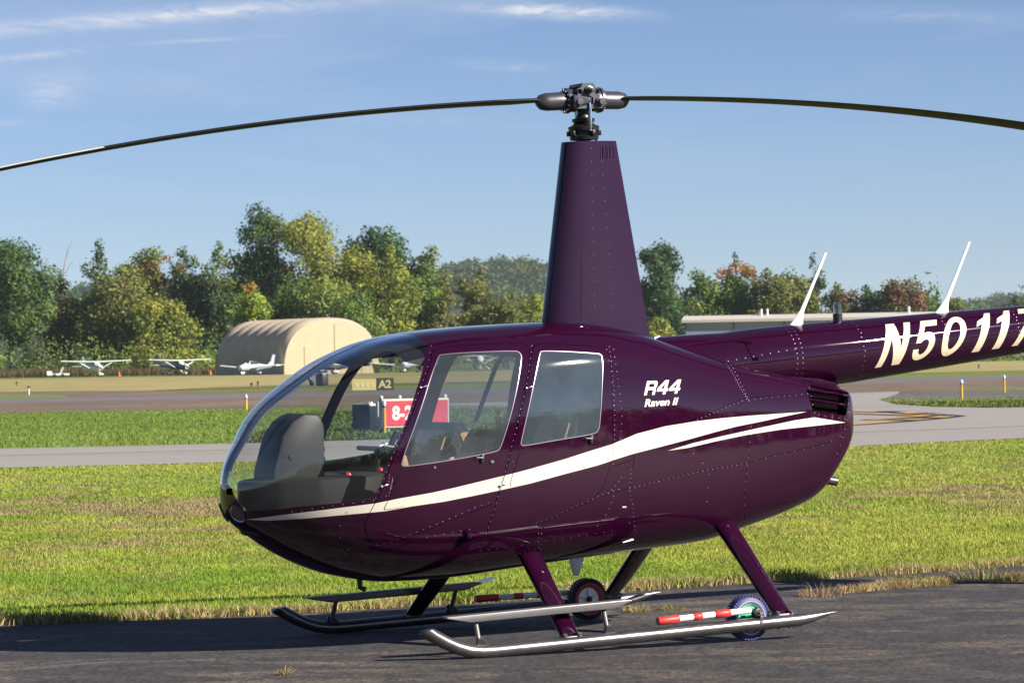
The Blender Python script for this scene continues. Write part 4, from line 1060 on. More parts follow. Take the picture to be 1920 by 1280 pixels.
# inner rib behind the centre bow
bm = bmesh.new(); sv = np.linspace(float(s_of(2.43)), float(s_of(1.31)), 30); rings = []
for s_ in sv:
    X_ = float(X_of(s_)); z = float(fZT(s_))
    t = np.array([float(X_of(s_ + 0.004)) - X_, 0, float(fZT(s_ + 0.004)) - z]); t /= np.linalg.norm(t)
    nn = Vector((-t[2], 0, t[0]));  nn = nn if nn.z > 0 else -nn
    c = Vector((X_, 0, z))
    rings.append([bm.verts.new(c - nn * 0.004 + Vector((0, y, 0))) for y in (-0.02, 0.02)] + [bm.verts.new(c - nn * 0.03 + Vector((0, y, 0))) for y in (0.014, -0.014)])
for a, b in zip(rings[:-1], rings[1:]):
    for k in range(4): bm.faces.new((a[k], a[(k + 1) % 4], b[(k + 1) % 4], b[k]))
build('windshield_rib', bm, M['trim'], heli)
# roof header behind the windshield top edge
bm = bmesh.new(); rings = []
for y in np.linspace(-0.50, 0.50, 21):
    s_ = s_of(1.33); zt_ = 1.765 - 0.09 * (abs(y) / 0.5) ** 3
    rings.append([bm.verts.new((x, y, zt_ + dz)) for x, dz in ((1.50, -0.005), (1.38, 0.012), (1.29, 0.010), (1.29, -0.03), (1.38, -0.035))])
for a, b in zip(rings[:-1], rings[1:]):
    for k in range(5): bm.faces.new((a[k], a[(k + 1) % 5], b[(k + 1) % 5], b[k]))
bm.faces.new(rings[0]); bm.faces.new(rings[-1][::-1])
build('roof_header', bm, M['black'], heli)

# ------------------------------------------------------------------ cabin inside
bm = bmesh.new()
add_prism(bm, [(1.80, 0.57), (1.6, 0.54), (0.28, 0.54), (0.28, 0.50), (1.6, 0.50), (1.80, 0.54)], 'y', -0.33, 0.33)
build('cabin_floor', bm, M['charcoal'], heli, smooth=False)
fs = float(s_of(0.27)); fr_ = S(np.full(41, fs), np.linspace(-np.pi / 2, np.pi / 2, 41))
ring = [(y * 0.95, fZM(fs) + (z - fZM(fs)) * 0.95) for _, y, z in fr_] + [(-y * 0.95, fZM(fs) + (z - fZM(fs)) * 0.95) for _, y, z in fr_[::-1][1:-1]]
bm = bmesh.new(); add_prism(bm, ring, 'x', 0.245, 0.275); build('firewall', bm, M['trim'], heli, smooth=False)
# broad deck round the console
bm = bmesh.new()
add_prism(bm, [(2.36, 0.0), (2.32, 0.12), (2.20, 0.25), (2.0, 0.36), (1.72, 0.42), (1.55, 0.30), (1.50, 0.0), (1.55, -0.30), (1.72, -0.42), (2.0, -0.36), (2.20, -0.25), (2.32, -0.12)], 'z', 0.72, 1.035, bev=0.03)
deck = build('dash_deck', bm, M['trim'], heli)
bm = bmesh.new()
add_prism(bm, [(1.875, 1.02), (1.865, 1.33), (1.895, 1.392), (1.99, 1.405), (2.07, 1.362), (2.135, 1.285), (2.20, 1.09), (2.21, 1.02)], 'y', -0.16, 0.16, bev=0.028)
pod = build('instrument_pod', bm, M['pod'], heli, angle=40)
bm = bmesh.new(); add_lathe(bm, [(0.016, 0), (0.014, 0.006), (0, 0.007)], (2.09, 0.16, 1.16), (0, 1, 0), 12); build('pod_grommet', bm, M['black'], pod)
for z_ in (1.12, 1.20, 1.28):
    for y_ in (-0.09, 0.0, 0.09):
        bm = bmesh.new(); add_lathe(bm, [(0.038, 0), (0.038, 0.008), (0.032, 0.009), (0, 0.004)], (1.87, y_, z_), (-1, 0, 0), 16); build('instrument_dial', bm, M['black'], pod)
bm = bmesh.new(); add_lathe(bm, [(0.013, 0), (0.018, 0.015), (0.013, 0.03), (0, 0.034)], (1.76, 0.20, 1.03), (0.2, 1, 0.4), 12); build('red_knob', bm, M['red_knob'], deck)
bm = bmesh.new(); add_lathe(bm, [(0.010, 0), (0.013, 0.012), (0, 0.022)], (1.56, 0.22, 1.05), (0.2, 1, 0.4), 12); build('red_knob', bm, M['red_knob'], deck)
# cyclic with its cross bar
bm = bmesh.new(); add_tube(bm, [(1.54, 0.05, 0.80), (1.535, 0.07, 0.95), (1.515, 0.09, 1.10), (1.49, 0.10, 1.165)], 0.017, 12)
cyc = build('cyclic_stick', bm, M['black'], heli)
bm = bmesh.new()
add_tube(bm, [(1.575, 0.30, 1.185), (1.49, 0.10, 1.165), (1.47, -0.28, 1.165)], 0.014, 10)
add_box(bm, (1.50, 0.12, 1.155), (0.08, 0.07, 0.05), None, 0.012)
build('cyclic_bar', bm, M['black'], cyc)
bm = bmesh.new()
add_tube(bm, [(1.575, 0.30, 1.19), (1.50, 0.30, 1.175)], [0.022, 0.019], 12)
build('cyclic_grip', bm, M['hubdark'], cyc)
bm = bmesh.new(); add_tube(bm, [(1.50, 0.16, 1.15), (1.455, 0.165, 1.20), (1.43, 0.17, 1.245), (1.42, 0.172, 1.262)], [0.017, 0.017, 0.020, 0.016], 12)
build('cyclic_grip', bm, M['hubdark'], cyc)
bm = bmesh.new(); add_tube(bm, [(1.545, 0.31, 1.205), (1.60, 0.31, 1.192)], 0.007, 8); build('grip_trim', bm, M['rim_grey'], cyc)
# seats
def seat(x, y, w, back_top, rear=False):
    s = bpy.data.objects.new('seat', None); s.empty_display_size = 0.2; link(s, heli)
    bm = bmesh.new(); add_box(bm, (x + 0.26, y, 0.80), (0.50, w, 0.16), Matrix.Rotation(R(-6), 3, 'Y'), 0.045); build('seat_cushion', bm, M['charcoal'], s)
    bm = bmesh.new()
    h = back_top - 0.82
    prof = [(x + 0.02, 0.82), (x + 0.13, 0.84), (x + 0.075, 0.82 + h * 0.6), (x + 0.02, back_top - 0.03), (x - 0.02, back_top), (x - 0.07, back_top - 0.02), (x - 0.09, 0.82 + h * 0.6), (x - 0.06, 0.82)]
    add_prism(bm, prof, 'y', y - w / 2, y + w / 2, bev=0.03)
    build('seat_back', bm, M['charcoal'], s)
    bm = bmesh.new()     # tan panels on the front of the back and along the bolster
    prof = [(x + 0.145, 0.87), (x + 0.155, 0.88), (x + 0.10, 0.82 + h * 0.62), (x + 0.042, back_top - 0.05), (x + 0.03, back_top - 0.06), (x + 0.085, 0.82 + h * 0.6)]
    add_prism(bm, prof, 'y', y - w * 0.42, y + w * 0.42, bev=0.004)
    build('seat_panel', bm, M['tan'], s)
    if not rear:
        bm = bmesh.new()
        add_prism(bm, [(x + 0.01, back_top - 0.015), (x - 0.045, back_top - 0.005), (x - 0.082, back_top - 0.06), (x - 0.095, back_top - 0.17), (x - 0.075, back_top - 0.24), (x - 0.06, back_top - 0.16), (x - 0.03, back_top - 0.09)], 'y', y + w * 0.44, y + w * 0.515, bev=0.006)
        build('seat_bolster', bm, M['tan'], s)
        bm = bmesh.new()
        add_prism(bm, [(x + 0.38, 0.90), (x + 0.33, 1.10), (x + 0.30, 1.11), (x + 0.28, 1.02), (x + 0.31, 0.88)], 'y', y + w * 0.30, y + w * 0.36, bev=0.006)
        build('seat_belt', bm, M['tan'], s)
    return s
seat(0.90, 0.29, 0.48, 1.255); seat(0.93, -0.30, 0.48, 1.29)
seat(0.40, 0.27, 0.46, 1.31, True); seat(0.40, -0.27, 0.46, 1.31, True)
bm = bmesh.new()
add_tube(bm, [(0.84, 0.02, 1.28), (0.70, 0.05, 1.60), (0.62, 0.06, 1.72)], 0.014, 8)
build('shoulder_belt', bm, M['charcoal'], heli)
bm = bmesh.new()
add_tube(bm, [(0.87, 0.47, 1.05), (0.80, 0.555, 1.30), (0.74, 0.51, 1.60)], 0.016, 8)
build('shoulder_belt', bm, M['charcoal'], heli)
# little camera unit and ball mount hanging from the rib
bm = bmesh.new()
add_box(bm, (1.795, -0.02, 1.588), (0.045, 0.075, 0.072), Matrix.Rotation(R(10), 3, 'Z'), 0.006)
add_box(bm, (1.80, -0.02, 1.636), (0.06, 0.06, 0.016), Matrix.Rotation(R(10), 3, 'Z'), 0.004)
add_tube(bm, [(1.80, -0.02, 1.64), (1.82, 0, 1.665)], 0.010, 8)
build('dash_camera', bm, M['hub'], heli)
bm = bmesh.new()
add_lathe(bm, [(0, -0.017), (0.012, -0.012), (0.017, 0), (0.012, 0.012), (0, 0.017)], (1.868, 0.0, 1.572), (0, 0, 1), 14)
add_tube(bm, [(1.868, 0, 1.575), (1.90, 0, 1.61), (1.905, 0, 1.625)], 0.007, 8)
build('ball_mount', bm, M['black'], heli)

# ------------------------------------------------------------------ ground handling wheels (clamped to the skids)
def handling_wheel(sd, label, tyre, ring, hubm, tape):
    w = bpy.data.objects.new('ground_handling_wheel', None); w.empty_display_size = 0.2
    COL.objects.link(w)
    ctr = Vector((-0.40 if sd > 0 else -0.372, 0.978 * sd, 0.072))
    w.matrix_world = HM @ Matrix.Translation((ctr.x, ctr.y, 0.0))
    tag(w, label, 'wheel', 'ground handling wheels on the skids')
    o = Vector((0, 0, ctr.z)); ax = Vector((0, 1, 0))
    bm = bmesh.new(); T = 0.036
    add_lathe(bm, [(0.085, -T), (0.105, -T - 0.002), (0.124, -T * 0.7), (0.132, -T * 0.25), (0.133, 0), (0.132, T * 0.25), (0.124, T * 0.7), (0.105, T + 0.002), (0.085, T)], o, ax, 48)
    ty = build('tyre', bm, tyre, w, angle=60)
    bm = bmesh.new()
    for k in range(40):
        a = 2 * math.pi * k / 40
        for yy in (-0.024, 0.024):
            add_box(bm, o + Vector((math.cos(a) * 0.1275, yy, math.sin(a) * 0.1275)), (0.012, 0.020, 0.009), Matrix.Rotation(-a, 3, 'Y') @ Matrix.Rotation(R(90), 3, 'Y'))
    build('tread', bm, tyre, ty, smooth=False)['kind'] = 'stuff'
    bm = bmesh.new(); add_lathe(bm, [(0.074, T * 0.7), (0.084, T * 0.95), (0.100, T + 0.003), (0.092, T * 0.6), (0.092, -T * 0.6), (0.092, -T - 0.001), (0.084, -T * 0.95), (0.074, -T * 0.7)], o, ax, 40)
    build('rim', bm, ring, w)
    bm = bmesh.new(); add_lathe(bm, [(0.0, 0.030), (0.018, 0.034), (0.022, 0.022), (0.040, 0.018), (0.072, 0.022), (0.074, -0.020), (0.0, -0.03)], o, ax, 36)
    for k in range(5):
        a = 2 * math.pi * k / 5 + 0.3
        add_box(bm, o + Vector((math.cos(a) * 0.042, 0.022, math.sin(a) * 0.042)), (0.034, 0.010, 0.012), Matrix.Rotation(-a, 3, 'Y'), 0.003)
    build('wheel_hub', bm, hubm, w)
    bm = bmesh.new(); add_lathe(bm, [(0.016, -0.05), (0.016, 0.045), (0.010, 0.05), (0, 0.05)], o, ax, 14); build('axle', bm, M['hubdark'], w)
    # handle along the skid, red and white
    yh = (1.072 - 0.978) * 1.0 * (1 if sd > 0 else -1)
    a = Vector((0.655 if sd > 0 else 0.745, yh, 0.112 if sd > 0 else 0.130)); b = Vector((0.035, yh, 0.122 if sd > 0 else 0.112))
    def seg(t0, t1, r_, mat, name, par=w):
        bm = bmesh.new(); p0, p1 = a + (b - a) * t0, a + (b - a) * t1
        add_tube(bm, [p0, p0 + (p1 - p0) * 0.04, p1 - (p1 - p0) * 0.04, p1], [r_ * 0.86, r_, r_, r_ * 0.9], 18)
        return build(name, bm, mat, par, angle=60)
    hd = seg(0.0, 1.0, 0.0185, M['white_tube'], 'handle')
    seg(0.0, 0.225, 0.0235, M['red_tape'], 'handle_grip', hd)
    seg(0.375, 0.475, 0.0205, M['red_tape'], 'handle_band', hd); seg(0.61, 0.775, 0.0235, M['red_tape'], 'handle_band', hd)
    bm = bmesh.new()
    add_box(bm, (0.0, yh, 0.108), (0.05, 0.04, 0.040), Matrix.Rotation(R(25), 3, 'Y'), 0.008)
    add_box(bm, (-0.022, yh, 0.050), (0.030, 0.048, 0.075), Matrix.Rotation(R(-12), 3, 'Y'), 0.008)
    add_tube(bm, [(-0.02, yh * 1.0, 0.085), (-0.005, 0, ctr.z)], 0.014, 10)
    for z_ in (0.10, 0.05): add_lathe(bm, [(0.010, 0), (0.010, 0.012), (0, 0.013)], (-0.02, yh + sd * 0.022, z_), (0, sd, 0), 8, 1)
    build('clamp', bm, [M['black'], M['chrome']], w)
    return w
handling_wheel(1, 'ground handling wheel with green hub and red-banded white handle on the near skid', M['tyre_blue'], M['rim_grey'], M['hubgreen'], None)
handling_wheel(-1, 'ground handling wheel with dark tyre and red ring on the far skid', M['tyre'], M['red_ring'], M['rim_grey'], None)

# ------------------------------------------------------------------ ground, pavements, fields
def zg(y): return -0.03 + 0.00104 * max(0.0, min(y, 900.0) - 120.0)
def noise_mat(name, cols, scale, stretch=(1, 1, 1), rot=0.0, fine=60.0, fine_amt=0.35, rough=0.9, bump=0.0, bscale=40.0, pos=(0.35, 0.65)):
    """two or three colours mixed by broad noise, broken up by fine noise"""
    m, nt, out = new_mat(name)
    p = N(nt, 'ShaderNodeBsdfPrincipled'); p.inputs['Roughness'].default_value = rough; p.inputs['Specular IOR Level'].default_value = 0.25
    tcn = N(nt, 'ShaderNodeTexCoord'); mpn = N(nt, 'ShaderNodeMapping')
    mpn.inputs['Rotation'].default_value = (0, 0, rot); mpn.inputs['Scale'].default_value = stretch
    nt.links.new(tcn.outputs['Object'], mpn.inputs[0])
    a = N(nt, 'ShaderNodeTexNoise'); a.inputs['Scale'].default_value = scale; a.inputs['Detail'].default_value = 8; a.inputs['Roughness'].default_value = 0.65
    nt.links.new(mpn.outputs[0], a.inputs['Vector'])
    b = N(nt, 'ShaderNodeTexNoise'); b.inputs['Scale'].default_value = fine; b.inputs['Detail'].default_value = 4
    nt.links.new(mpn.outputs[0], b.inputs['Vector'])
    mm = N(nt, 'ShaderNodeMixRGB'); mm.inputs['Fac'].default_value = fine_amt
    nt.links.new(a.outputs['Fac'], mm.inputs['Color1']); nt.links.new(b.outputs['Fac'], mm.inputs['Color2'])
    cr = N(nt, 'ShaderNodeValToRGB')
    e = cr.color_ramp.elements; e[0].position = pos[0]; e[0].color = (*cols[0], 1); e[1].position = pos[1]; e[1].color = (*cols[-1], 1)
    for i, c in enumerate(cols[1:-1]):
        ee = cr.color_ramp.elements.new(pos[0] + (pos[1] - pos[0]) * (i + 1) / (len(cols) - 1)); ee.color = (*c, 1)
    nt.links.new(mm.outputs[0], cr.inputs[0]); nt.links.new(cr.outputs[0], p.inputs['Base Color'])
    if bump > 0:
        nb = N(nt, 'ShaderNodeTexNoise'); nb.inputs['Scale'].default_value = bscale; nb.inputs['Detail'].default_value = 5
        nt.links.new(tcn.outputs['Object'], nb.inputs['Vector'])
        bb = N(nt, 'ShaderNodeBump'); bb.inputs['Distance'].default_value = bump
        nt.links.new(nb.outputs['Fac'], bb.inputs['Height']); nt.links.new(bb.outputs[0], p.inputs['Normal'])
    nt.links.new(p.outputs[0], out.inputs['Surface'])
    return m
GRASS_FAR = noise_mat('field_grass', [(0.085, 0.135, 0.022), (0.125, 0.17, 0.030), (0.185, 0.19, 0.045)], 0.22, (1, 0.35, 1), 0.2, 1.6, 0.45, bump=0.06, bscale=3.0)
GRASS_NEAR = noise_mat('lawn_soil', [(0.16, 0.15, 0.045), (0.18, 0.21, 0.045), (0.22, 0.25, 0.055)], 0.5, (1, 0.5, 1), 0.3, 9.0, 0.4)
GRASS_MID = noise_mat('verge_grass', [(0.095, 0.165, 0.026), (0.125, 0.195, 0.032), (0.18, 0.225, 0.04)], 0.35, (1, 0.45, 1), 0.2, 3.0, 0.5, bump=0.08, bscale=5.0)
TAN = noise_mat('dry_field', [(0.20, 0.20, 0.05), (0.30, 0.25, 0.10), (0.36, 0.29, 0.13)], 0.035, (1, 0.35, 1), 0.25, 0.5, 0.35)
DIRT = noise_mat('bare_dirt', [(0.12, 0.085, 0.062), (0.165, 0.12, 0.088), (0.30, 0.21, 0.11)], 0.14, (1, 0.45, 1), 0.3, 1.2, 0.4, pos=(0.35, 0.72))
RUNWAY = noise_mat('runway_asphalt', [(0.135, 0.118, 0.112), (0.175, 0.155, 0.15)], 0.05, (1, 0.5, 1), 0.3, 0.7, 0.3)
CONC = noise_mat('taxiway_pavement', [(0.245, 0.22, 0.205), (0.285, 0.262, 0.25), (0.26, 0.24, 0.23)], 0.06, (0.25, 1.3, 1), 0.32, 2.5, 0.3)
YEL = noise_mat('yellow_marking', [(0.42, 0.25, 0.09), (0.55, 0.34, 0.12)], 1.2, fine=8)
YELF = noise_mat('faded_yellow_marking', [(0.33, 0.26, 0.19), (0.38, 0.29, 0.19)], 1.2, fine=8)
BLK = noise_mat('black_marking', [(0.03, 0.03, 0.035), (0.06, 0.055, 0.055)], 1.2, fine=8)

# worn asphalt: dark binder, pale stones, sandy streaks washed along it
m, nt, out = new_mat('worn_asphalt'); ASPH = m
p = N(nt, 'ShaderNodeBsdfPrincipled'); p.inputs['Roughness'].default_value = 0.85; p.inputs['Specular IOR Level'].default_value = 0.3
tcn = N(nt, 'ShaderNodeTexCoord')
def tex(kind, scale, detail=5, rot=0.0, st=(1, 1, 1), rough=0.6, dist=0.0):
    mpn = N(nt, 'ShaderNodeMapping'); mpn.inputs['Rotation'].default_value = (0, 0, rot); mpn.inputs['Scale'].default_value = st
    nt.links.new(tcn.outputs['Object'], mpn.inputs[0])
    n = N(nt, kind); n.inputs['Scale'].default_value = scale
    if kind == 'ShaderNodeTexNoise':
        n.inputs['Detail'].default_value = detail; n.inputs['Roughness'].default_value = rough; n.inputs['Distortion'].default_value = dist
    nt.links.new(mpn.outputs[0], n.inputs['Vector'])
    return n
def ramp(src, stops):
    cr = N(nt, 'ShaderNodeValToRGB'); e = cr.color_ramp.elements
    e[0].position, e[0].color = stops[0][0], (*stops[0][1], 1); e[1].position, e[1].color = stops[-1][0], (*stops[-1][1], 1)
    for q, c in stops[1:-1]:
        k = e.new(q); k.color = (*c, 1)
    nt.links.new(src, cr.inputs[0]); return cr.outputs[0]
def mix(f, a, b):
    n = N(nt, 'ShaderNodeMixRGB')
    for i, v in enumerate((f, a, b)):
        if isinstance(v, tuple): n.inputs[i].default_value = (*v, 1)
        elif isinstance(v, float): n.inputs[i].default_value = v
        else: nt.links.new(v, n.inputs[i])
    return n.outputs[0]
g1 = tex('ShaderNodeTexNoise', 1.1, 6); g2 = tex('ShaderNodeTexNoise', 38.0, 6, 0.0, (1, 0.6, 1), 0.75); vo = tex('ShaderNodeTexVoronoi', 75.0)
base = ramp(g1.outputs['Fac'], [(0.3, (0.022, 0.020, 0.023)), (0.7, (0.033, 0.030, 0.033))])
stone = ramp(vo.outputs['Distance'], [(0.0, (1, 1, 1)), (0.22, (0, 0, 0))])
base = mix(ramp(g2.outputs['Fac'], [(0.44, (0, 0, 0)), (0.66, (1, 1, 1))]), base, (0.080, 0.073, 0.072))
st1 = tex('ShaderNodeTexNoise', 1.5, 10, R(-14), (0.40, 0.85, 1), 0.74, 1.2)
sfac = ramp(st1.outputs['Fac'], [(0.50, (0, 0, 0)), (0.64, (1, 1, 1))])
brk = ramp(g2.outputs['Fac'], [(0.40, (0.05, 0.05, 0.05)), (0.58, (1, 1, 1))])
mulm = N(nt, 'ShaderNodeMixRGB', blend_type='MULTIPLY'); mulm.inputs['Fac'].default_value = 1.0
nt.links.new(sfac, mulm.inputs[1]); nt.links.new(brk, mulm.inputs[2])
base = mix(mulm.outputs[0], base, (0.20, 0.158, 0.115))
sp = tex('ShaderNodeTexVoronoi', 11.0, st=(1, 0.35, 1))
spk = ramp(sp.outputs['Distance'], [(0.03, (0.6, 0.6, 0.6)), (0.055, (0, 0, 0))])
g3 = tex('ShaderNodeTexNoise', 11.0, 4, 0.0, (1, 0.3, 1), 0.7)
base = mix(ramp(g3.outputs['Fac'], [(0.50, (0, 0, 0)), (0.72, (0.8, 0.8, 0.8))]), base, (0.070, 0.063, 0.060))
base = mix(ramp(g3.outputs['Fac'], [(0.30, (0.7, 0.7, 0.7)), (0.46, (0, 0, 0))]), base, (0.022, 0.020, 0.022))
base = mix(spk, base, (0.24, 0.22, 0.20))
nt.links.new(base, p.inputs['Base Color'])
bb = N(nt, 'ShaderNodeBump'); bb.inputs['Distance'].default_value = 0.004
nt.links.new(g2.outputs['Fac'], bb.inputs['Height']); nt.links.new(bb.outputs[0], p.inputs['Normal'])
nt.links.new(p.outputs[0], out.inputs['Surface'])

gx = [-4000, -1200, -400, -120, -40, 0, 40, 120, 400, 1200, 4000]; gy = [-600, -100, 0, 20, 60, 120, 250, 500, 900, 2000, 5200]
gv = [(x, y, zg(y)) for y in gy for x in gx]
gf = [(j * 11 + i, j * 11 + i + 1, (j + 1) * 11 + i + 1, (j + 1) * 11 + i) for j in range(10) for i in range(10)]
tag(raw('ground', gv, gf, GRASS_FAR), kind='structure')
def sheet(name, poly, dz, mat, zfun=zg):
    bm = bmesh.new()
    f = bm.faces.new([bm.verts.new((x, y, 0)) for x, y in poly])
    bmesh.ops.triangulate(bm, faces=bm.faces[:])
    for c in (120.0, 900.0): bmesh.ops.bisect_plane(bm, geom=bm.verts[:] + bm.edges[:] + bm.faces[:], plane_co=(0, c, 0), plane_no=(0, 1, 0))
    for v in bm.verts: v.co.z = zfun(v.co.y) + dz
    bmesh.ops.recalc_face_normals(bm, faces=bm.faces)
    if sum(f.normal.z for f in bm.faces) < 0: bmesh.ops.reverse_faces(bm, faces=bm.faces)
    o = build(name, bm, mat, None, smooth=False)
    return tag(o, kind='structure')
EDGE = [(-60, -3), (-25, 11.0), (-12, 17.6), (-5, 20.9), (-3.38, 21.75), (-2.5, 21.95), (-1.35, 22.45), (-0.3, 23.05), (0.9, 24.1), (2.1, 24.95), (3.0, 25.55), (4.0, 26.3), (8, 29.0), (20, 36.5), (60, 62)]
NEAR_TAXI = [(-60, 38), (-20, 53.0), (-8.66, 56.5), (-6.9, 56.9), (-5.1, 57.6), (0, 59.2), (6.1, 61.5), (7.95, 63.6), (10, 65.7), (18, 73), (60, 112)]
tag(sheet('lawn', EDGE + NEAR_TAXI[::-1], 0.004, GRASS_NEAR), kind='structure')
sheet('apron', [(-60, -200), *EDGE, (200, 150), (200, -200)], 0.012, ASPH, lambda y: -0.03)
TAXI = NEAR_TAXI + [(70, 160), (40, 108), (20, 103.0), (15.7, 103.4), (14.7, 103.5), (13.45, 107.2), (13.0, 114), (13.7, 125.6), (15.8, 138.9), (16.8, 146), (17.5, 152), (-7.5, 133.2), (-4, 130), (-0.6, 124.7), (3.0, 112), (4.4, 98), (3.2, 84), (0.5, 76), (-3, 73), (-6.1, 71.7), (-8.6, 70.6), (-10.8, 70.4), (-22, 66.5), (-60, 52)]
sheet('taxiway', TAXI, 0.014, CONC)
MIDL = [(-60, 52), (-22, 66.5), (-10.8, 70.4), (-8.6, 70.6), (-6.1, 71.7), (-3, 73), (0.5, 76), (3.2, 84), (4.4, 98), (3.0, 112), (-0.6, 124.7), (-4, 130), (-7.5, 132.6), (-10.3, 129.6), (-15.3, 127), (-19.6, 128), (-60, 108)]
sheet('verge', MIDL, 0.010, GRASS_MID)
MIDR = [(13.45, 107.2), (14.7, 103.5), (15.7, 103.4), (20, 103), (40, 108), (70, 160), (70, 190), (24.6, 161), (20, 157.8), (17.5, 150), (15.8, 138.9), (13.7, 125.6), (13.0, 114)]
sheet('verge', MIDR, 0.010, GRASS_MID)
sheet('dirt_shoulder', [(-90, 98), (-19.6, 128), (-15.3, 127), (-10.3, 129.6), (-5.5, 133), (15.1, 148.5), (24.6, 161.2), (90, 205), (90, 240), (30.7, 202), (19.4, 191.5), (-13, 163.3), (-19.8, 163), (-24.3, 159.5), (-90, 128)], 0.016, DIRT)
sheet('runway', [(-90, 128), (-24.3, 159.5), (-19.8, 163), (-13, 163.3), (19.4, 191.5), (30.7, 202), (90, 240), (90, 272), (36.6, 240.5), (25.4, 231.7), (-15, 188), (-22, 182), (-27.9, 182), (-90, 150)], 0.020, RUNWAY)
sheet('dirt_shoulder', [(-90, 150), (-27.9, 182), (-22, 182), (-15, 188), (0, 204), (-14, 206), (-19, 206), (-24, 222), (-29.6, 229), (-35.3, 231), (-90, 215)], 0.022, DIRT)
sheet('verge', [(-90, 150.5), (-27.9, 182.5), (-24.4, 184.5), (-26.6, 198), (-32, 208), (-90, 180)], 0.026, GRASS_MID)
sheet('dry_field', [(-200, 180), (-35.3, 231), (-29.6, 229), (-24, 222.5), (-21.8, 244), (-17.5, 255), (0, 262), (32, 279), (60, 300), (300, 420), (300, 640), (125, 600), (-20, 470), (-50, 452), (-76, 440), (-200, 400)], 0.024, TAN)
# painted taxi lines
def stripline(name, pts, w, dz, mat):
    p_ = np.array(pts, float); q = np.concatenate([[p_[0] + (p_[i + 1] - p_[i]) * 0 + (p_[i] - p_[0]) + (p_[i + 1] - p_[i]) * t for t in (0, 0.25, 0.5, 0.75)] for i in range(len(p_) - 1)] + [[p_[-1]]])
    rb = ribbon(q, w / 2)
    n = len(q); v = [(x, y, zg(y) + dz) for x, y in rb]
    f = [(i, i + 1, 2 * n - 2 - i, 2 * n - 1 - i) for i in range(n - 1)]
    return tag(raw(name, v, f, mat), kind='structure')
stripline('taxi_line', [(-40, 53.5), (-20, 60.5), (-10.2, 64.3), (-5.8, 66.2), (2, 69.5), (9, 74), (20, 84), (40, 104)], 0.18, 0.022, YELF)
L1 = [(4.5, 101.5), (8.4, 101.4), (10.3, 100), (11.3, 97.2), (11.5, 93.5), (11.75, 90.3)]
L2 = [(5.2, 76.5), (8.2, 81), (9.9, 84.7), (11.0, 87.7), (11.75, 90.3)]
for l_ in (L1, L2):
    stripline('taxi_line', l_, 0.95, 0.022, BLK); stripline('taxi_line', l_, 0.5, 0.030, YEL)
for l_ in ([(9.9, 96.2), (10.6, 93.3), (11.2, 90.8)], [(9.2, 86.3), (10.3, 88.8), (11.2, 90.8)]):
    stripline('taxi_line', l_, 0.7, 0.026, BLK); stripline('taxi_line', l_, 0.34, 0.034, YEL)
for sg_, w_ in (([(11.55, 91.9), (11.78, 89.7)], 0.55), ([(11.45, 94.4), (11.50, 93.0)], 0.7), ([(10.55, 86.6), (10.95, 87.6)], 0.7), ([(10.9, 98.6), (11.25, 97.4)], 0.7), ([(9.6, 84.0), (10.0, 84.9)], 0.7)):
    stripline('taxi_line', sg_, w_, 0.040, BLK)
stripline('taxi_line', [(2.5, 99.5), (6.5, 99.3), (9.2, 97.8)], 0.5, 0.024, YELF)
stripline('taxi_line', [(3.0, 92.0), (6.0, 91.5)], 0.4, 0.024, YELF)

# ------------------------------------------------------------------ grass blades
def lerp_edge(edge, x): e = np.array(edge); return np.interp(x, e[:, 0], e[:, 1])
def blades(name, x, y, h, w, tint, z0, lean=0.5, par=None, radial=False):
    n = len(x); az = rng.uniform(0, 2 * np.pi, n); la = rng.uniform(0, 2 * np.pi, n)
    if radial: la = np.arctan2(y, x) + rng.normal(0, 0.6, n)
    ln = np.abs(rng.normal(0, lean, n)) * h
    dx, dy = np.cos(az) * w / 2, np.sin(az) * w / 2
    tipx, tipy = x + np.cos(la) * ln, y + np.sin(la) * ln
    mxx, myy = x + np.cos(la) * ln * 0.35, y + np.sin(la) * ln * 0.35
    z = z0
    v = np.empty((n, 5, 3))
    v[:, 0] = np.stack([x - dx, y - dy, np.full(n, z)], -1); v[:, 1] = np.stack([x + dx, y + dy, np.full(n, z)], -1)
    v[:, 2] = np.stack([mxx + dx * 0.8, myy + dy * 0.8, z + h * 0.6], -1); v[:, 3] = np.stack([mxx - dx * 0.8, myy - dy * 0.8, z + h * 0.6], -1)
    v[:, 4] = np.stack([tipx, tipy, z + h], -1)
    b = np.arange(n)[:, None] * 5
    f = np.concatenate([b + [[0, 1, 2]], b + [[0, 2, 3]], b + [[3, 2, 4]]])
    t = np.repeat(tint, 5, axis=0)
    return raw(name, v.reshape(-1, 3), f.astype(np.int32), M['grassblade'], par, tint=t)
def vnoise(x, y, sc_, seed):
    r = np.random.default_rng(seed); g = r.uniform(0, 1, (64, 64))
    u, v = x * sc_, y * sc_; i, j = np.floor(u).astype(int), np.floor(v).astype(int); fu, fv = u - i, v - j
    fu = fu * fu * (3 - 2 * fu); fv = fv * fv * (3 - 2 * fv)
    G = lambda a, b: g[a % 64, b % 64]
    return (G(i, j) * (1 - fu) + G(i + 1, j) * fu) * (1 - fv) + (G(i, j + 1) * (1 - fu) + G(i + 1, j + 1) * fu) * fv
C_GREEN, C_YEL, C_DRY, C_DARK = np.array((0.19, 0.30, 0.030)), np.array((0.36, 0.38, 0.065)), np.array((0.46, 0.35, 0.18)), np.array((0.09, 0.16, 0.022))
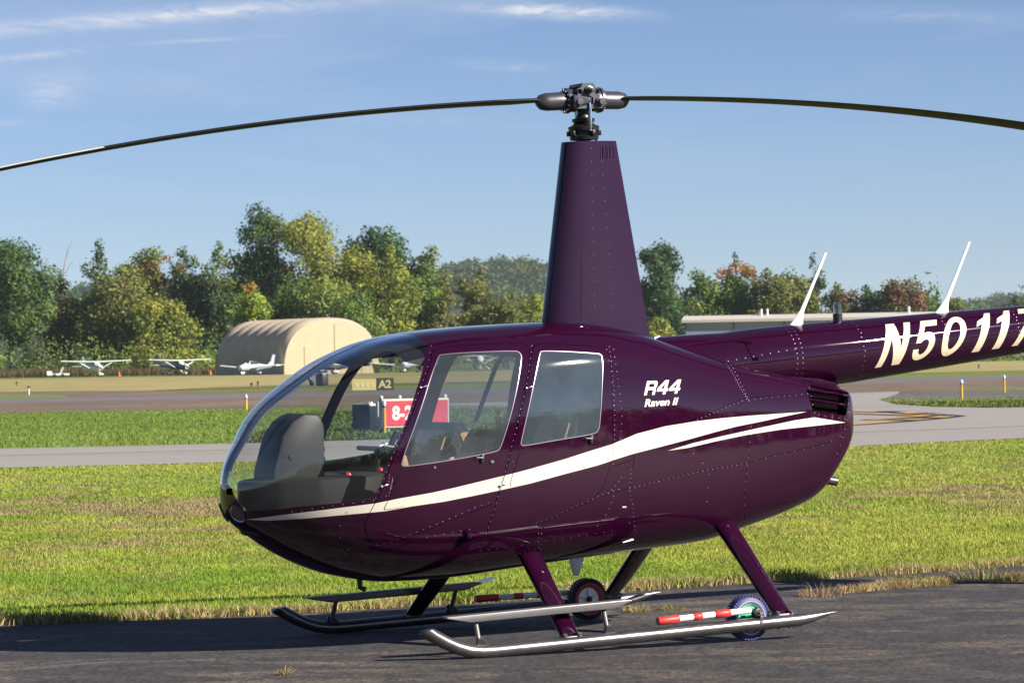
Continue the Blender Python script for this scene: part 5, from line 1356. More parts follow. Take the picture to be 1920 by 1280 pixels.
def grass_tint(x, y, drybias=0.0):
    n1 = 0.6 * vnoise(x, y * 0.45, 0.35, 1) + 0.4 * vnoise(x, y, 1.3, 2); n2 = 0.55 * vnoise(x, y * 0.4, 0.5, 3) + 0.45 * vnoise(x, y * 0.7, 2.2, 4)
    k = np.clip((n1 - 0.22) * 2.2 + rng.normal(0, 0.16, len(x)), 0, 1)[:, None]
    c = C_GREEN * (1 - k) + C_YEL * k
    # brown scalped bands about the middle of the lawn
    band = np.exp(-((y - 42 - 0.35 * x) / 9.0) ** 2)
    d = np.clip((n2 - 0.43) * 5.0 * band + (n2 - 0.70) * 2.0 + drybias + rng.normal(0, 0.12, len(x)), 0, 1)[:, None]
    c = c * (1 - d) + C_DRY * 0.72 * d
    dk = (rng.uniform(0, 1, len(x)) < 0.05)[:, None]
    c = np.where(dk, C_DARK, c)
    cl = 0.84 + 0.32 * vnoise(x, y * 0.5, 3.0, 5)
    return c * rng.uniform(0.87, 1.13, (len(x), 1)) * cl[:, None]
def in_lawn(n, y0, y1):
    y = rng.uniform(y0, y1, n); x = rng.uniform(-1, 1, n) * (0.168 * y + 0.8)
    k = (y > lerp_edge(EDGE, x) + 0.02) & (y < lerp_edge(NEAR_TAXI, x) - 0.05)
    return x[k], y[k]
X, Y = [], []
for n, a, b in ((150000, 21, 27), (170000, 26, 34), (150000, 33, 45), (110000, 44, 68)):
    x, y = in_lawn(n, a, b); X.append(x); Y.append(y)
x, y = np.concatenate(X), np.concatenate(Y)
dist_e = y - lerp_edge(EDGE, x)
h = rng.uniform(0.020, 0.042, len(x)) * (0.85 + 0.3 * vnoise(x, y * 0.6, 1.6, 9)); w = 0.0066 * np.clip(y / 24, 0.9, 3.2)
fr = np.exp(-dist_e / 0.28)
h = h * (1 + 0.9 * fr * rng.uniform(0, 1, len(x)))
tag(blades('lawn_grass', x, y, h, w, grass_tint(x, y, 0.45 * fr), -0.028), kind='stuff')
# ragged fringe where the lawn meets the asphalt
n = 15000; x = rng.uniform(-5.2, 6.0, n); y = lerp_edge(EDGE, x) + rng.normal(0.05, 0.07, n) + 0.10 * (vnoise(x, x * 0, 2.2, 12) - 0.5)
dn = vnoise(x, y, 2.6, 13)
c = np.where((rng.uniform(0, 1, n) < 0.55 + 0.35 * dn)[:, None], C_DRY * rng.uniform(0.7, 1.25, (n, 1)), grass_tint(x, y))
tag(blades('verge_fringe', x, y, rng.uniform(0.03, 0.085, n) * (0.5 + 0.9 * dn), np.full(n, 0.007), c, -0.02, 0.8), kind='stuff')
# taller dark tufts along the lawn edge on the right and a few broad-leaved weeds
for (cx_, n, r_, hh, col) in ((1.75, 420, 0.22, 0.16, 0), (2.45, 480, 0.30, 0.15, 0), (-0.35, 300, 0.16, 0.16, 1), (1.08, 300, 0.16, 0.12, 1), (-3.2, 500, 0.35, 0.14, 0)):
    x = cx_ + rng.normal(0, r_, n); y = lerp_edge(EDGE, x) + np.abs(rng.normal(0.08, 0.10, n))
    c = (C_GREEN if col else C_GREEN * 0.75 + C_DRY * 0.15) * rng.uniform(0.6, 1.3, (n, 1))
    tag(blades('tall_grass', x, y, rng.uniform(0.3, 1.0, n) * hh * 0.72, np.full(n, 0.009 if not col else 0.013), c, -0.02, 0.9), kind='stuff')
# verge beyond the taxiway: coarse blades and yellow flower heads
n = 90000; y = rng.uniform(68, 128, n); x = rng.uniform(-1, 1, n) * 0.17 * y
poly = np.array(MIDL); k = inside(poly, np.stack([x, y], -1)) | inside(np.array(MIDR), np.stack([x, y], -1)); x, y = x[k], y[k]
t_ = np.clip(vnoise(x, y * 0.5, 0.3, 20) + rng.normal(0, 0.15, len(x)), 0, 1)[:, None]
c = (np.array((0.115, 0.195, 0.032)) * (1 - t_) + np.array((0.21, 0.265, 0.048)) * t_) * rng.uniform(0.85, 1.15, (len(x), 1))
c[rng.uniform(0, 1, len(x)) < 0.02] = (0.45, 0.36, 0.02)
hh = rng.uniform(0.03, 0.085, len(x))
ve = blades('verge_grass', x, y, hh, np.full(len(x), 0.020), c, -0.02, 0.5); tag(ve, kind='stuff')
# weeds in the crack across the asphalt
CR = [(0.55, 21.75), (0.8, 22.0), (1.1, 22.2), (1.85, 22.85), (2.2, 23.35), (2.7, 23.9), (3.25, 24.35), (3.9, 24.7), (6.0, 26.0)]
n = 3600; x = rng.uniform(1.75, 5.0, n); y = np.interp(x, *np.array(CR).T) + rng.normal(0, 0.035, n)
k = (vnoise(x, x * 0, 3.0, 31) > 0.40) & (rng.uniform(0, 1, n) < np.clip((x - 1.7) / 0.6, 0.1, 1)); x, y = x[k], y[k]; n = len(x)
tag(blades('crack_weeds', x, y, rng.uniform(0.02, 0.075, n), np.full(n, 0.006), C_DRY * rng.uniform(0.7, 1.3, (n, 1)) * (1, 1.02, 0.9), -0.018, 1.0), kind='stuff')
def tuft(name, label, x0, y0, n, r_, hh, cols, lean=0.6):
    o = empty(name, (x0, y0, -0.018)); tag(o, label, 'weed')
    a = rng.uniform(0, 2 * np.pi, n); rr = r_ * np.sqrt(rng.uniform(0, 1, n)); x, y = np.cos(a) * rr, np.sin(a) * rr
    ci = rng.integers(0, len(cols), n)
    hk = 0.8 * (1.05 - 0.6 * rr / r_) * rng.uniform(0.2, 1.0, n)
    blades('blades', x, y, hk * hh, np.full(n, 0.0045), np.array(cols)[ci] * rng.uniform(0.75, 1.25, (n, 1)), 0.0, lean + 0.35, o, True)
DRYS = [(0.40, 0.29, 0.14), (0.34, 0.25, 0.12), (0.44, 0.34, 0.20)]
tuft('dry_tuft', 'small straw-coloured grass tuft alone on the asphalt nearest the camera', -1.245, 17.92, 130, 0.035, 0.085, DRYS, 0.75)
tuft('weed_clump', 'low yellowish weed clump in the asphalt just behind the step of the near skid', 0.80, 22.05, 220, 0.10, 0.10, DRYS + [(0.2, 0.22, 0.04)], 0.9)
tuft('weed_clump', 'flat green-yellow weed in the asphalt left of the red-banded wheel handle', 1.02, 22.16, 160, 0.09, 0.06, [(0.2, 0.22, 0.04), (0.30, 0.27, 0.08)], 1.2)
tuft('weed_clump', 'reddish dry weed with seed stalks right of the rear skid leg', 2.10, 23.18, 230, 0.16, 0.17, DRYS + [(0.22, 0.11, 0.09)], 0.4)
tuft('weed_clump', 'pale feathery grass clump in the asphalt crack under the boom', 2.72, 23.92, 220, 0.16, 0.15, DRYS, 0.5)
tuft('weed_clump', 'dense olive clump beside the pale feathery grass in the crack', 3.0, 24.10, 220, 0.12, 0.14, [(0.24, 0.20, 0.06), (0.36, 0.28, 0.10)], 0.5)
tuft('weed_clump', 'largest green and straw weed clump along the asphalt crack', 3.42, 24.50, 480, 0.30, 0.19, [(0.18, 0.19, 0.04), (0.36, 0.28, 0.10), (0.42, 0.32, 0.16)], 0.5)
tuft('weed_clump', 'dry clump at the right edge where the asphalt crack leaves the picture', 3.88, 24.72, 260, 0.12, 0.16, DRYS, 0.5)
tuft('weed_clump', 'low green weed between the lawn edge and the asphalt crack', 2.95, 24.85, 260, 0.20, 0.07, [(0.12, 0.17, 0.03), (0.2, 0.2, 0.04)], 1.0)

# ------------------------------------------------------------------ trees
def leaves(blobs, per, size, rg, squash=0.75):
    """quads scattered over the outer shell of each blob; blobs: (x, y, z, rx, ry, rz, colour)"""
    V, T = [], []
    for (bx, by, bz, rx, ry, rz, col) in blobs:
        n = max(12, int(per * (rx * ry + rx * rz + ry * rz) / 3))
        d = rg.normal(size=(n, 3)); d /= np.linalg.norm(d, axis=1, keepdims=True)
        rad = rg.uniform(0.12, 1.06, (n, 1)) ** 0.5
        lump = 1 + 0.22 * np.sin(d[:, :1] * 5 + bx) * np.cos(d[:, 1:2] * 4 + bz)
        c = np.array([bx, by, bz]) + d * rad * lump * (rx, ry, rz)
        nn = d + rg.normal(0, 0.55, (n, 3)); nn /= np.linalg.norm(nn, axis=1, keepdims=True)
        r_ = rg.normal(size=(n, 3)); u = np.cross(nn, r_); u /= np.linalg.norm(u, axis=1, keepdims=True); w = np.cross(nn, u)
        s = size * rg.uniform(0.6, 1.4, (n, 1)); q = s * rg.uniform(0.5, 0.95, (n, 1))
        V.append(np.stack([c - u * s, c - w * q * 0.7, c + u * s, c + w * q * 0.7], 1))
        t = np.array(col) * rg.uniform(0.65, 1.4, (n, 1)) + rg.normal(0, 0.006, (n, 3))
        T.append(np.repeat(np.clip(t, 0.004, 1), 4, axis=0))
    V = np.concatenate(V).reshape(-1, 3); T = np.concatenate(T)
    return V, np.arange(len(V), dtype=np.int32).reshape(-1, 4), T
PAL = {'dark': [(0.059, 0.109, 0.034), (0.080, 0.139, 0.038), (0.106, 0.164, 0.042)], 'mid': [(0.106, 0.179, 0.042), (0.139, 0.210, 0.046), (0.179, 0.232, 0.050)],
       'yellow': [(0.232, 0.263, 0.050), (0.294, 0.305, 0.054), (0.179, 0.221, 0.046)], 'olive': [(0.179, 0.185, 0.050), (0.210, 0.210, 0.059), (0.148, 0.168, 0.046)],
       'bright': [(0.252, 0.325, 0.038), (0.336, 0.378, 0.042), (0.190, 0.274, 0.042)], 'red': [(0.228, 0.114, 0.072), (0.180, 0.144, 0.060), (0.144, 0.168, 0.054)],
       'orange': [(0.420, 0.179, 0.042), (0.274, 0.168, 0.046), (0.157, 0.168, 0.046)], 'pine': [(0.062, 0.115, 0.042), (0.080, 0.137, 0.046), (0.054, 0.097, 0.038)]}
def crown_blobs(kind, hgt, wid, pal, rg):
    P = PAL[pal]; B = []
    if kind == 'pine':
        n = 11
        for i in range(n):
            t = i / (n - 1); z = hgt * (0.30 + 0.68 * t); r_ = wid * 0.5 * (1.0 - 0.72 * t) * rg.uniform(0.75, 1.1)
            for k in range(3 if t < 0.8 else 1):
                a = rg.uniform(0, 6.28); B.append((math.cos(a) * r_ * 0.55, math.sin(a) * r_ * 0.55, z + rg.normal(0, 0.3), r_ * 0.62, r_ * 0.62, hgt * 0.05, P[rg.integers(3)]))
    elif kind == 'column':
        for i in range(16):
            t = i / 15; z = hgt * (0.12 + 0.82 * t); r_ = wid * 0.5 * (0.55 + 0.5 * math.sin(math.pi * min(1, t * 1.05 + 0.05))) * (1 - 0.45 * max(0, t - 0.6) / 0.4)
            a = rg.uniform(0, 6.28); B.append((math.cos(a) * r_ * 0.45, math.sin(a) * r_ * 0.45, z, r_ * 0.62, r_ * 0.62, hgt * 0.075, P[rg.integers(3)]))
    else:
        lo = 0.12 if kind == 'round' else 0.26
        B.append((0, 0, hgt * (lo + 0.86) / 2, wid * 0.30, wid * 0.30, hgt * (0.80 - lo) / 2, P[0]))
        for i in range(38 if kind == 'round' else 34):
            while True:
                d = rg.uniform(-1, 1, 3)
                if np.dot(d, d) > 0.2 and (d[0] ** 2 + d[1] ** 2) ** 1.5 + abs(d[2]) ** 3 < 1: break
            z = hgt * (lo + 0.90) / 2 + d[2] * hgt * (0.90 - lo) / 2
            env = 1 - 0.30 * max(0, d[2]) ** 2
            r_ = wid * rg.uniform(0.12, 0.21)
            B.append((d[0] * (wid / 2 - r_ * 0.7) * env, d[1] * (wid / 2 - r_ * 0.7) * env, z, r_, r_, r_ * rg.uniform(0.75, 1.05), P[rg.integers(3)]))
        for k in range(3): r_ = wid * rg.uniform(0.12, 0.17); B.append((rg.uniform(-.22, .22) * wid, rg.uniform(-.1, .1) * wid, hgt - r_ * (0.9 + 0.8 * k), r_, r_, r_ * 0.9, P[rg.integers(3)]))
    return B
def tree(name, label, x, y, hgt, wid, kind, pal, seed, extra=(), per=58.0, size=0.30, group=None):
    rg = np.random.default_rng(seed)
    o = empty(name, (x, y, zg(y))); tag(o, label, 'tree', group)
    wid *= 1.22; B = crown_blobs(kind, hgt, wid, pal, rg)
    for (ex, ez, er, ec) in extra: B.append((ex * wid, -0.30 * wid, ez * hgt, er * wid, er * wid * 0.8, er * wid * 0.8, PAL[ec][0]))
    V, F, T = leaves(B, per, size, rg)
    raw('crown', V, F, M['leaf'], o, tint=T)
    bm = bmesh.new(); r0 = max(0.18, hgt * 0.016)
    pts = [(0, 0, -0.2)]
    for k in range(1, 7): pts.append((rg.normal(0, 0.015) * hgt, rg.normal(0, 0.015) * hgt, hgt * 0.88 * k / 6))
    add_tube(bm, pts, [r0 * 1.25, r0, r0 * 0.85, r0 * 0.7, r0 * 0.5, r0 * 0.3, r0 * 0.1], 9)
    for b in B[::2]:
        k = min(5, max(1, int(b[2] / (hgt * 0.88) * 6 * 0.75))); a = Vector(pts[k]); e = Vector(b[:3])
        m_ = a + (e - a) * 0.5 + Vector((0, 0, -0.04 * hgt)); add_tube(bm, [a, m_, e], [r0 * 0.40, r0 * 0.25, r0 * 0.08], 6)
    build('trunk', bm, M['bark'], o)
    return o
TREES = [
    ('oak_tree', 'dark spreading oak cut by the left edge of the picture', -82.0, 548, 23.0, 14.8, 'oak', 'dark', ()),
    ('leafy_tree', 'narrow olive tree just right of the oak at the left edge', -75.0, 556, 16.8, 6.2, 'round', 'olive', ()),
    ('tall_tree', 'dark ragged tree with two thin top shoots on the left', -68.3, 552, 22.4, 8.1, 'column', 'dark', ()),
    ('broad_tree', 'broad olive-green tree left of the hangar', -63.3, 546, 17.2, 13.0, 'round', 'olive', ()),
    ('broad_tree', 'pale yellow-green thin crown with a reddish side left of the hangar', -62.3, 566, 21.8, 9.9, 'oak', 'yellow', ((0.18, 0.8, 0.17, 'red'), (0.33, 0.72, 0.13, 'red'))),
    ('broad_tree', 'dark tree with orange patches in its crown left of the tallest tree', -54.2, 560, 21.3, 8.2, 'round', 'dark', ((-0.28, 0.9, 0.1, 'orange'), (-0.05, 0.82, 0.09, 'orange'))),
    ('leafy_tree', 'mid-green tree with a pale bare stem above the hangar left end', -48.7, 554, 21.8, 7.7, 'column', 'mid', ()),
    ('olive_tree', 'low yellow-olive tree in front of the dark wood left of the hangar', -56.7, 540, 12.2, 11.2, 'round', 'yellow', ()),
    ('tall_tree', 'tallest dark tree with gaps in its crown above the hangar', -41.7, 560, 28.5, 11.9, 'oak', 'dark', ((-0.25, 0.62, 0.13, 'yellow'), (0.15, 0.72, 0.12, 'yellow'))),
    ('orange_topped_tree', 'small bright tree with an orange top behind the hangar', -41.9, 546, 14.7, 6.9, 'round', 'bright', ((-0.05, 0.95, 0.14, 'orange'),)),
    ('tall_tree', 'tall wide yellow-green tree right of the tallest tree', -31.7, 556, 26.9, 16.8, 'round', 'yellow', ((-0.2, 0.45, 0.2, 'mid'),)),
    ('dark_tree', 'dark round-headed tree behind the right end of the hangar', -23.2, 564, 24.7, 13.4, 'round', 'dark', ()),
    ('yellow_tree', 'upright yellow-green tree beside the dark round-headed tree', -19.7, 550, 20.7, 9.1, 'column', 'yellow', ()),
    ('leafy_tree', 'green tree at the right end of the tall group', -15.5, 556, 20.8, 9.9, 'round', 'mid', ()),
    ('leafy_tree', 'leafy mid-green tree low behind the hangar front', -27.8, 544, 13.6, 13.0, 'round', 'mid', ()),
    ('yellow_tree', 'thin yellow tree with bright low leaves left of the far hill', -10.8, 552, 15.9, 5.1, 'column', 'olive', ((-0.2, 0.8, 0.2, 'bright'),)),
    ('leafy_tree', 'olive-green tree standing before the far hill', -6.3, 556, 16.8, 7.2, 'round', 'olive', ()),
    ('leafy_tree', 'low olive tree over the cabin roof below the far hill', -0.5, 552, 12.9, 7.9, 'round', 'olive', ()),
    ('yellow_tree', 'low yellowish tree left of the mast fairing', 3.4, 546, 12.4, 5.7, 'round', 'yellow', ()),
    ('dark_tree', 'broad dark green tree right of the mast fairing', 24.3, 552, 20.9, 9.8, 'round', 'pine', ()),
    ('leafy_tree', 'yellow-green bush-like tree at the left end of the low hangars', 21.8, 500, 7.4, 6.0, 'round', 'yellow', ()),
    ('leafy_tree', 'mid-green tree between the dark tree and the orange one', 32.8, 572, 16.7, 8.2, 'round', 'mid', ()),
    ('orange_topped_tree', 'tree with an orange top above the low hangars', 38.5, 575, 17.4, 8.2, 'round', 'mid', ((0, 0.95, 0.18, 'orange'), (0.25, 0.9, 0.14, 'orange'), (-0.25, 0.9, 0.14, 'orange'))),
    ('pine_tree', 'pine tip rising behind the orange-topped tree', 39.3, 590, 19.2, 5.8, 'pine', 'pine', ()),
    ('leafy_tree', 'olive-green tree right of the orange-topped tree', 43.4, 570, 16.4, 8.0, 'round', 'olive', ()),
    ('pine_tree', 'pine with layered branches behind the left antenna', 53.1, 585, 19.0, 5.8, 'pine', 'pine', ()),
    ('leafy_tree', 'olive tree below the pine behind the left antenna', 48.3, 572, 16.1, 8.2, 'round', 'olive', ()),
    ('reddish_tree', 'low reddish-olive tree right of the left antenna', 56.8, 575, 14.0, 6.6, 'round', 'red', ()),
    ('leafy_tree', 'low dark tree between the two antennas above the white hangar', 62.1, 575, 13.5, 6.4, 'round', 'dark', ()),
    ('reddish_tree', 'dark red-green bushy tree left of the right antenna', 66.0, 570, 14.4, 9.1, 'round', 'red', ((0, 0.5, 0.25, 'dark'),)),
    ('leafy_tree', 'low green tree right of the right antenna', 80.0, 600, 11.6, 7.6, 'round', 'olive', ()),
    ('leafy_tree', 'low dark tree at the right edge above the boom', 95.5, 640, 12.0, 9.2, 'round', 'dark', ()),
    ('leafy_tree', 'low dark tree left of the right antenna in the distance', 80.1, 640, 13.4, 6.1, 'round', 'pine', ()),
]
SNAG = (-75.2, 558, 22.1)

for i, t in enumerate(TREES): tree(*t[:8], 100 + i, t[8])
# bare dead trunk standing among them
o = empty('dead_tree', SNAG[:2] + (zg(SNAG[1]),)); tag(o, 'bare grey dead trunk rising between the green trees on the left', 'tree')
bm = bmesh.new(); hh = SNAG[2]
add_tube(bm, [(0, 0, -0.2), (0.1, 0, hh * 0.3), (0.3, 0, hh * 0.55), (0.9, 0, hh * 0.8), (1.6, 0, hh * 0.97)], [0.38, 0.32, 0.24, 0.15, 0.04], 9)
add_tube(bm, [(0.8, 0, hh * 0.75), (2.0, 0, hh * 0.84), (2.6, 0, hh * 0.86)], [0.09, 0.05, 0.02], 6)
add_tube(bm, [(1.1, 0, hh * 0.86), (1.9, 0, hh * 0.97), (2.3, 0, hh * 1.02)], [0.08, 0.05, 0.02], 6)
add_tube(bm, [(0.4, 0, hh * 0.6), (-0.5, 0.2, hh * 0.68)], [0.07, 0.02], 6)
build('trunk', bm, pbr('weathered_wood', (0.30, 0.28, 0.26), 0.9), o)
# understorey: bushes that run together along the foot of the trees
rg = np.random.default_rng(55); B = []
for i in range(150):
    x = rg.uniform(-100, 130); y = 530 + rg.uniform(0, 14) + (0 if x < -5 else 20); z = zg(y); r_ = rg.uniform(1.6, 3.6)
    pal = ['bright', 'mid', 'yellow', 'mid', 'olive', 'bright', 'dark'][rg.integers(7)]
    B.append((x, y, z + r_ * 0.75, r_ * 1.15, r_, r_ * rg.uniform(0.7, 1.25), PAL[pal][rg.integers(3)]))
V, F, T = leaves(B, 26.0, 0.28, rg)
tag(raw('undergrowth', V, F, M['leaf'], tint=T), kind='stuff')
B = []
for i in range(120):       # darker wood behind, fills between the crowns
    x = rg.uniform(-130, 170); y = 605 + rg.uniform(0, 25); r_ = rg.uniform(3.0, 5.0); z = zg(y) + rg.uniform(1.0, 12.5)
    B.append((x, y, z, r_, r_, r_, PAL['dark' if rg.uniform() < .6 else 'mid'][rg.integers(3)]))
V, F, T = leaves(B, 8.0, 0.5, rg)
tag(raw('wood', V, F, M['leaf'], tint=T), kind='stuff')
# brown scrub along the far edge of the field, on the left
n = 9000; x = rng.uniform(-86, -36, n); y = rng.uniform(511, 521, n)
tag(blades('brown_scrub', x, y, rng.uniform(0.5, 1.7, n) * (0.6 + 0.8 * vnoise(x, y, 0.3, 41)), np.full(n, 0.10), np.array(((0.16, 0.10, 0.06), (0.13, 0.10, 0.045), (0.10, 0.11, 0.03)))[rng.integers(0, 3, n)] * rng.uniform(0.7, 1.3, (n, 1)), zg(515), 0.3), kind='stuff')

# ------------------------------------------------------------------ wooded hills far off
HX = [-500, -300, -200, -70, -35, -10, 25, 60, 130, 220, 300, 380, 470, 700]; HZ = [66, 68, 66, 74, 80, 82, 80, 72, 50, 34, 36, 46, 49, 50]
hx = np.linspace(-900, 1100, 101); hr = np.interp(hx, HX, HZ)
hv, hf = [], []
for i, x in enumerate(hx):
    for j, (y, k) in enumerate(((2150, 0.0), (2300, 0.45), (2480, 0.82), (2620, 0.97), (2900, 0.9))): hv.append((x, y, k * (hr[i] - 7) + zg(900) - 0.5))
for i in range(100):
    for j in range(4): hf.append((i * 5 + j, (i + 1) * 5 + j, (i + 1) * 5 + j + 1, i * 5 + j + 1))
tag(raw('hills', hv, hf, noise_mat('forest_floor', [(0.03, 0.05, 0.015), (0.05, 0.07, 0.02)], 0.02), smooth=True), kind='structure')
B = []; rg = np.random.default_rng(77)
for i in range(3000):
    x = rg.uniform(-330, 460); t = rg.uniform(0, 1) ** 0.6; y = 2170 + 450 * t
    z = np.interp(y, [2150, 2300, 2480, 2620], [0, .45, .82, .97]) * (np.interp(x, HX, HZ) - 7) + zg(900)
    r_ = rg.uniform(4.0, 7.5); pal = ['dark', 'mid', 'mid', 'dark', 'olive', 'pine'][rg.integers(6)]
    B.append((x, y, z + r_ * 0.7, r_, r_, r_ * rg.uniform(0.8, 1.2), tuple(0.7 * q for q in PAL[pal][rg.integers(3)])))
V, F, T = leaves(B, 1.6, 1.5, rg)
tag(raw('hill_forest', V, F, M['leaf'], tint=T), kind='stuff')
# wood behind the photographer: shows as the dark band mirrored in the paint
B = []
for i in range(300):
    a = R(rg.uniform(-115, 18)); d = rg.uniform(66, 82); r_ = rg.uniform(1.4, 2.4); hmax = 2.6 + 2.6 * vnoise(np.array([a * 30]), np.array([0.0]), 0.35, 60)[0]
    B.append((math.cos(a) * d, 20 + math.sin(a) * d, rg.uniform(0.5, hmax), r_, r_, r_, PAL[['dark', 'mid', 'olive'][rg.integers(3)]][rg.integers(3)]))
for i in range(12):
    t = i / 11; a = R(-38); d = 64; r_ = 1.6 * (1 - t) + 0.2
    B.append((math.cos(a) * d, 20 + math.sin(a) * d, 1 + 6.5 * t, r_, r_, 1.1, PAL['pine'][0]))
V, F, T = leaves(B, 26.0, 0.42, rg)
tag(raw('wood_mass', V, F, M['leaf'], tint=T), kind='stuff')

HAZE = 0.00007

# ------------------------------------------------------------------ fabric hangar
FAB = pbr('tan_fabric', (0.43, 0.345, 0.225), rough=0.75, var=0.05, vscale=0.6)
FABD = pbr('tan_fabric_side', (0.44, 0.355, 0.265), rough=0.8, var=0.08, vscale=0.5)
FABR = pbr('fabric_seam', (0.34, 0.22, 0.13), rough=0.8)
WHT = pbr('white_paint', (0.78, 0.78, 0.77), rough=0.4, coat=0.3)
NAVY = pbr('dark_blue_paint', (0.03, 0.05, 0.13), rough=0.35, coat=0.4)
SILV = pbr('blue_grey_paint', (0.30, 0.36, 0.46), rough=0.4, coat=0.3)
PANE = pbr('dark_pane', (0.03, 0.04, 0.055), rough=0.12)
hg = empty('hangar', (-25.2, 468, zg(468)), R(28))
tag(hg, 'tan arched fabric hangar beyond the runway', 'hangar')
HWD, HLEN = 7.3, 24.0
def arch(t):            # t 0 left foot .. 1 right foot
    a = math.pi * t; e = 0.72
    return (-HWD * math.copysign(abs(math.cos(a)) ** e, math.cos(a)), 7.35 * math.sin(a) ** 0.80)
bays = 7
V, F = [], []; nt_, nl = 33, bays * 8 + 1
for i in range(nl):
    f = i / (nl - 1); b = 0.5 * abs(math.sin(math.pi * f * bays)) ** 0.7
    for k in range(nt_):
        x, z = arch(k / (nt_ - 1)); r_ = math.hypot(x, z) or 1; up = min(1, max(0, (z - 2.4) / 1.2))
        V.append((x * (1 + b * up / 7), f * HLEN, max(0, z * (1 + b * up / 7))))
for i in range(nl - 1):
    for k in range(nt_ - 1): F.append((i * nt_ + k, i * nt_ + k + 1, (i + 1) * nt_ + k + 1, (i + 1) * nt_ + k))
raw('arched_roof', V, F, FABD, hg, smooth=True)
bm = bmesh.new(); add_prism(bm, [arch(k / 32) for k in range(33)], 'y', -0.12, 0.06); build('front_wall', bm, FAB, hg, smooth=False)
bm = bmesh.new(); add_box(bm, (0.45, -0.15, 3.5), (0.10, 0.06, 6.9)); build('door_seam', bm, FABR, hg, smooth=False)
bm = bmesh.new(); add_box(bm, (-4.2, -0.15, 1.9), (0.06, 0.06, 3.8)); add_box(bm, (4.6, -0.15, 1.9), (0.06, 0.06, 3.8)); build('door_seam', bm, FABR, hg, smooth=False)
bm = bmesh.new(); add_prism(bm, [arch(k / 32) for k in range(33)], 'y', HLEN - 0.1, HLEN + 0.05); build('rear_wall', bm, FAB, hg, smooth=False)
# long low hangars on the right
GREYW = pbr('grey_siding', (0.22, 0.27, 0.32), rough=0.6, var=0.06, vscale=0.8); PALE = pbr('pale_roof', (0.50, 0.46, 0.41), rough=0.6); DK = pbr('dark_post', (0.08, 0.10, 0.12), rough=0.6)
bl = empty('hangar', (26.0, 505, zg(505)), R(-9)); tag(bl, 'long low grey and white hangar row behind the tail boom', 'hangar')
bm = bmesh.new(); add_box(bm, (10.9, 3.0, 3.35), (21.8, 6.0, 6.7)); build('grey_wall', bm, GREYW, bl, smooth=False)
bm = bmesh.new(); add_box(bm, (31.3, 3.05, 3.3), (19.0, 5.9, 6.6)); build('white_wall', bm, WHT, bl, smooth=False)
bm = bmesh.new(); add_prism(bm, [(-0.6, 6.7), (-0.6, 7.1), (3.2, 7.75), (6.6, 7.1), (6.6, 6.7)], 'x', -0.4, 41.5); build('roof', bm, PALE, bl, smooth=False)
for x in (0.15, 7.4, 15.0, 21.7):
    bm = bmesh.new(); add_box(bm, (x, -0.06, 3.35), (0.24, 0.12, 6.7)); build('door_post', bm, DK, bl, smooth=False)
for x in (11.4, 12.3, 33.5):
    bm = bmesh.new(); add_tube(bm, [(x, 2.4, 7.5), (x, 2.4, 8.6)], 0.16, 10); build('roof_vent', bm, WHT, bl)
bm = bmesh.new(); add_box(bm, (19.3, -0.05, 3.2), (3.0, 0.1, 5.6)); build('hangar_door', bm, SILV, bl, smooth=False)

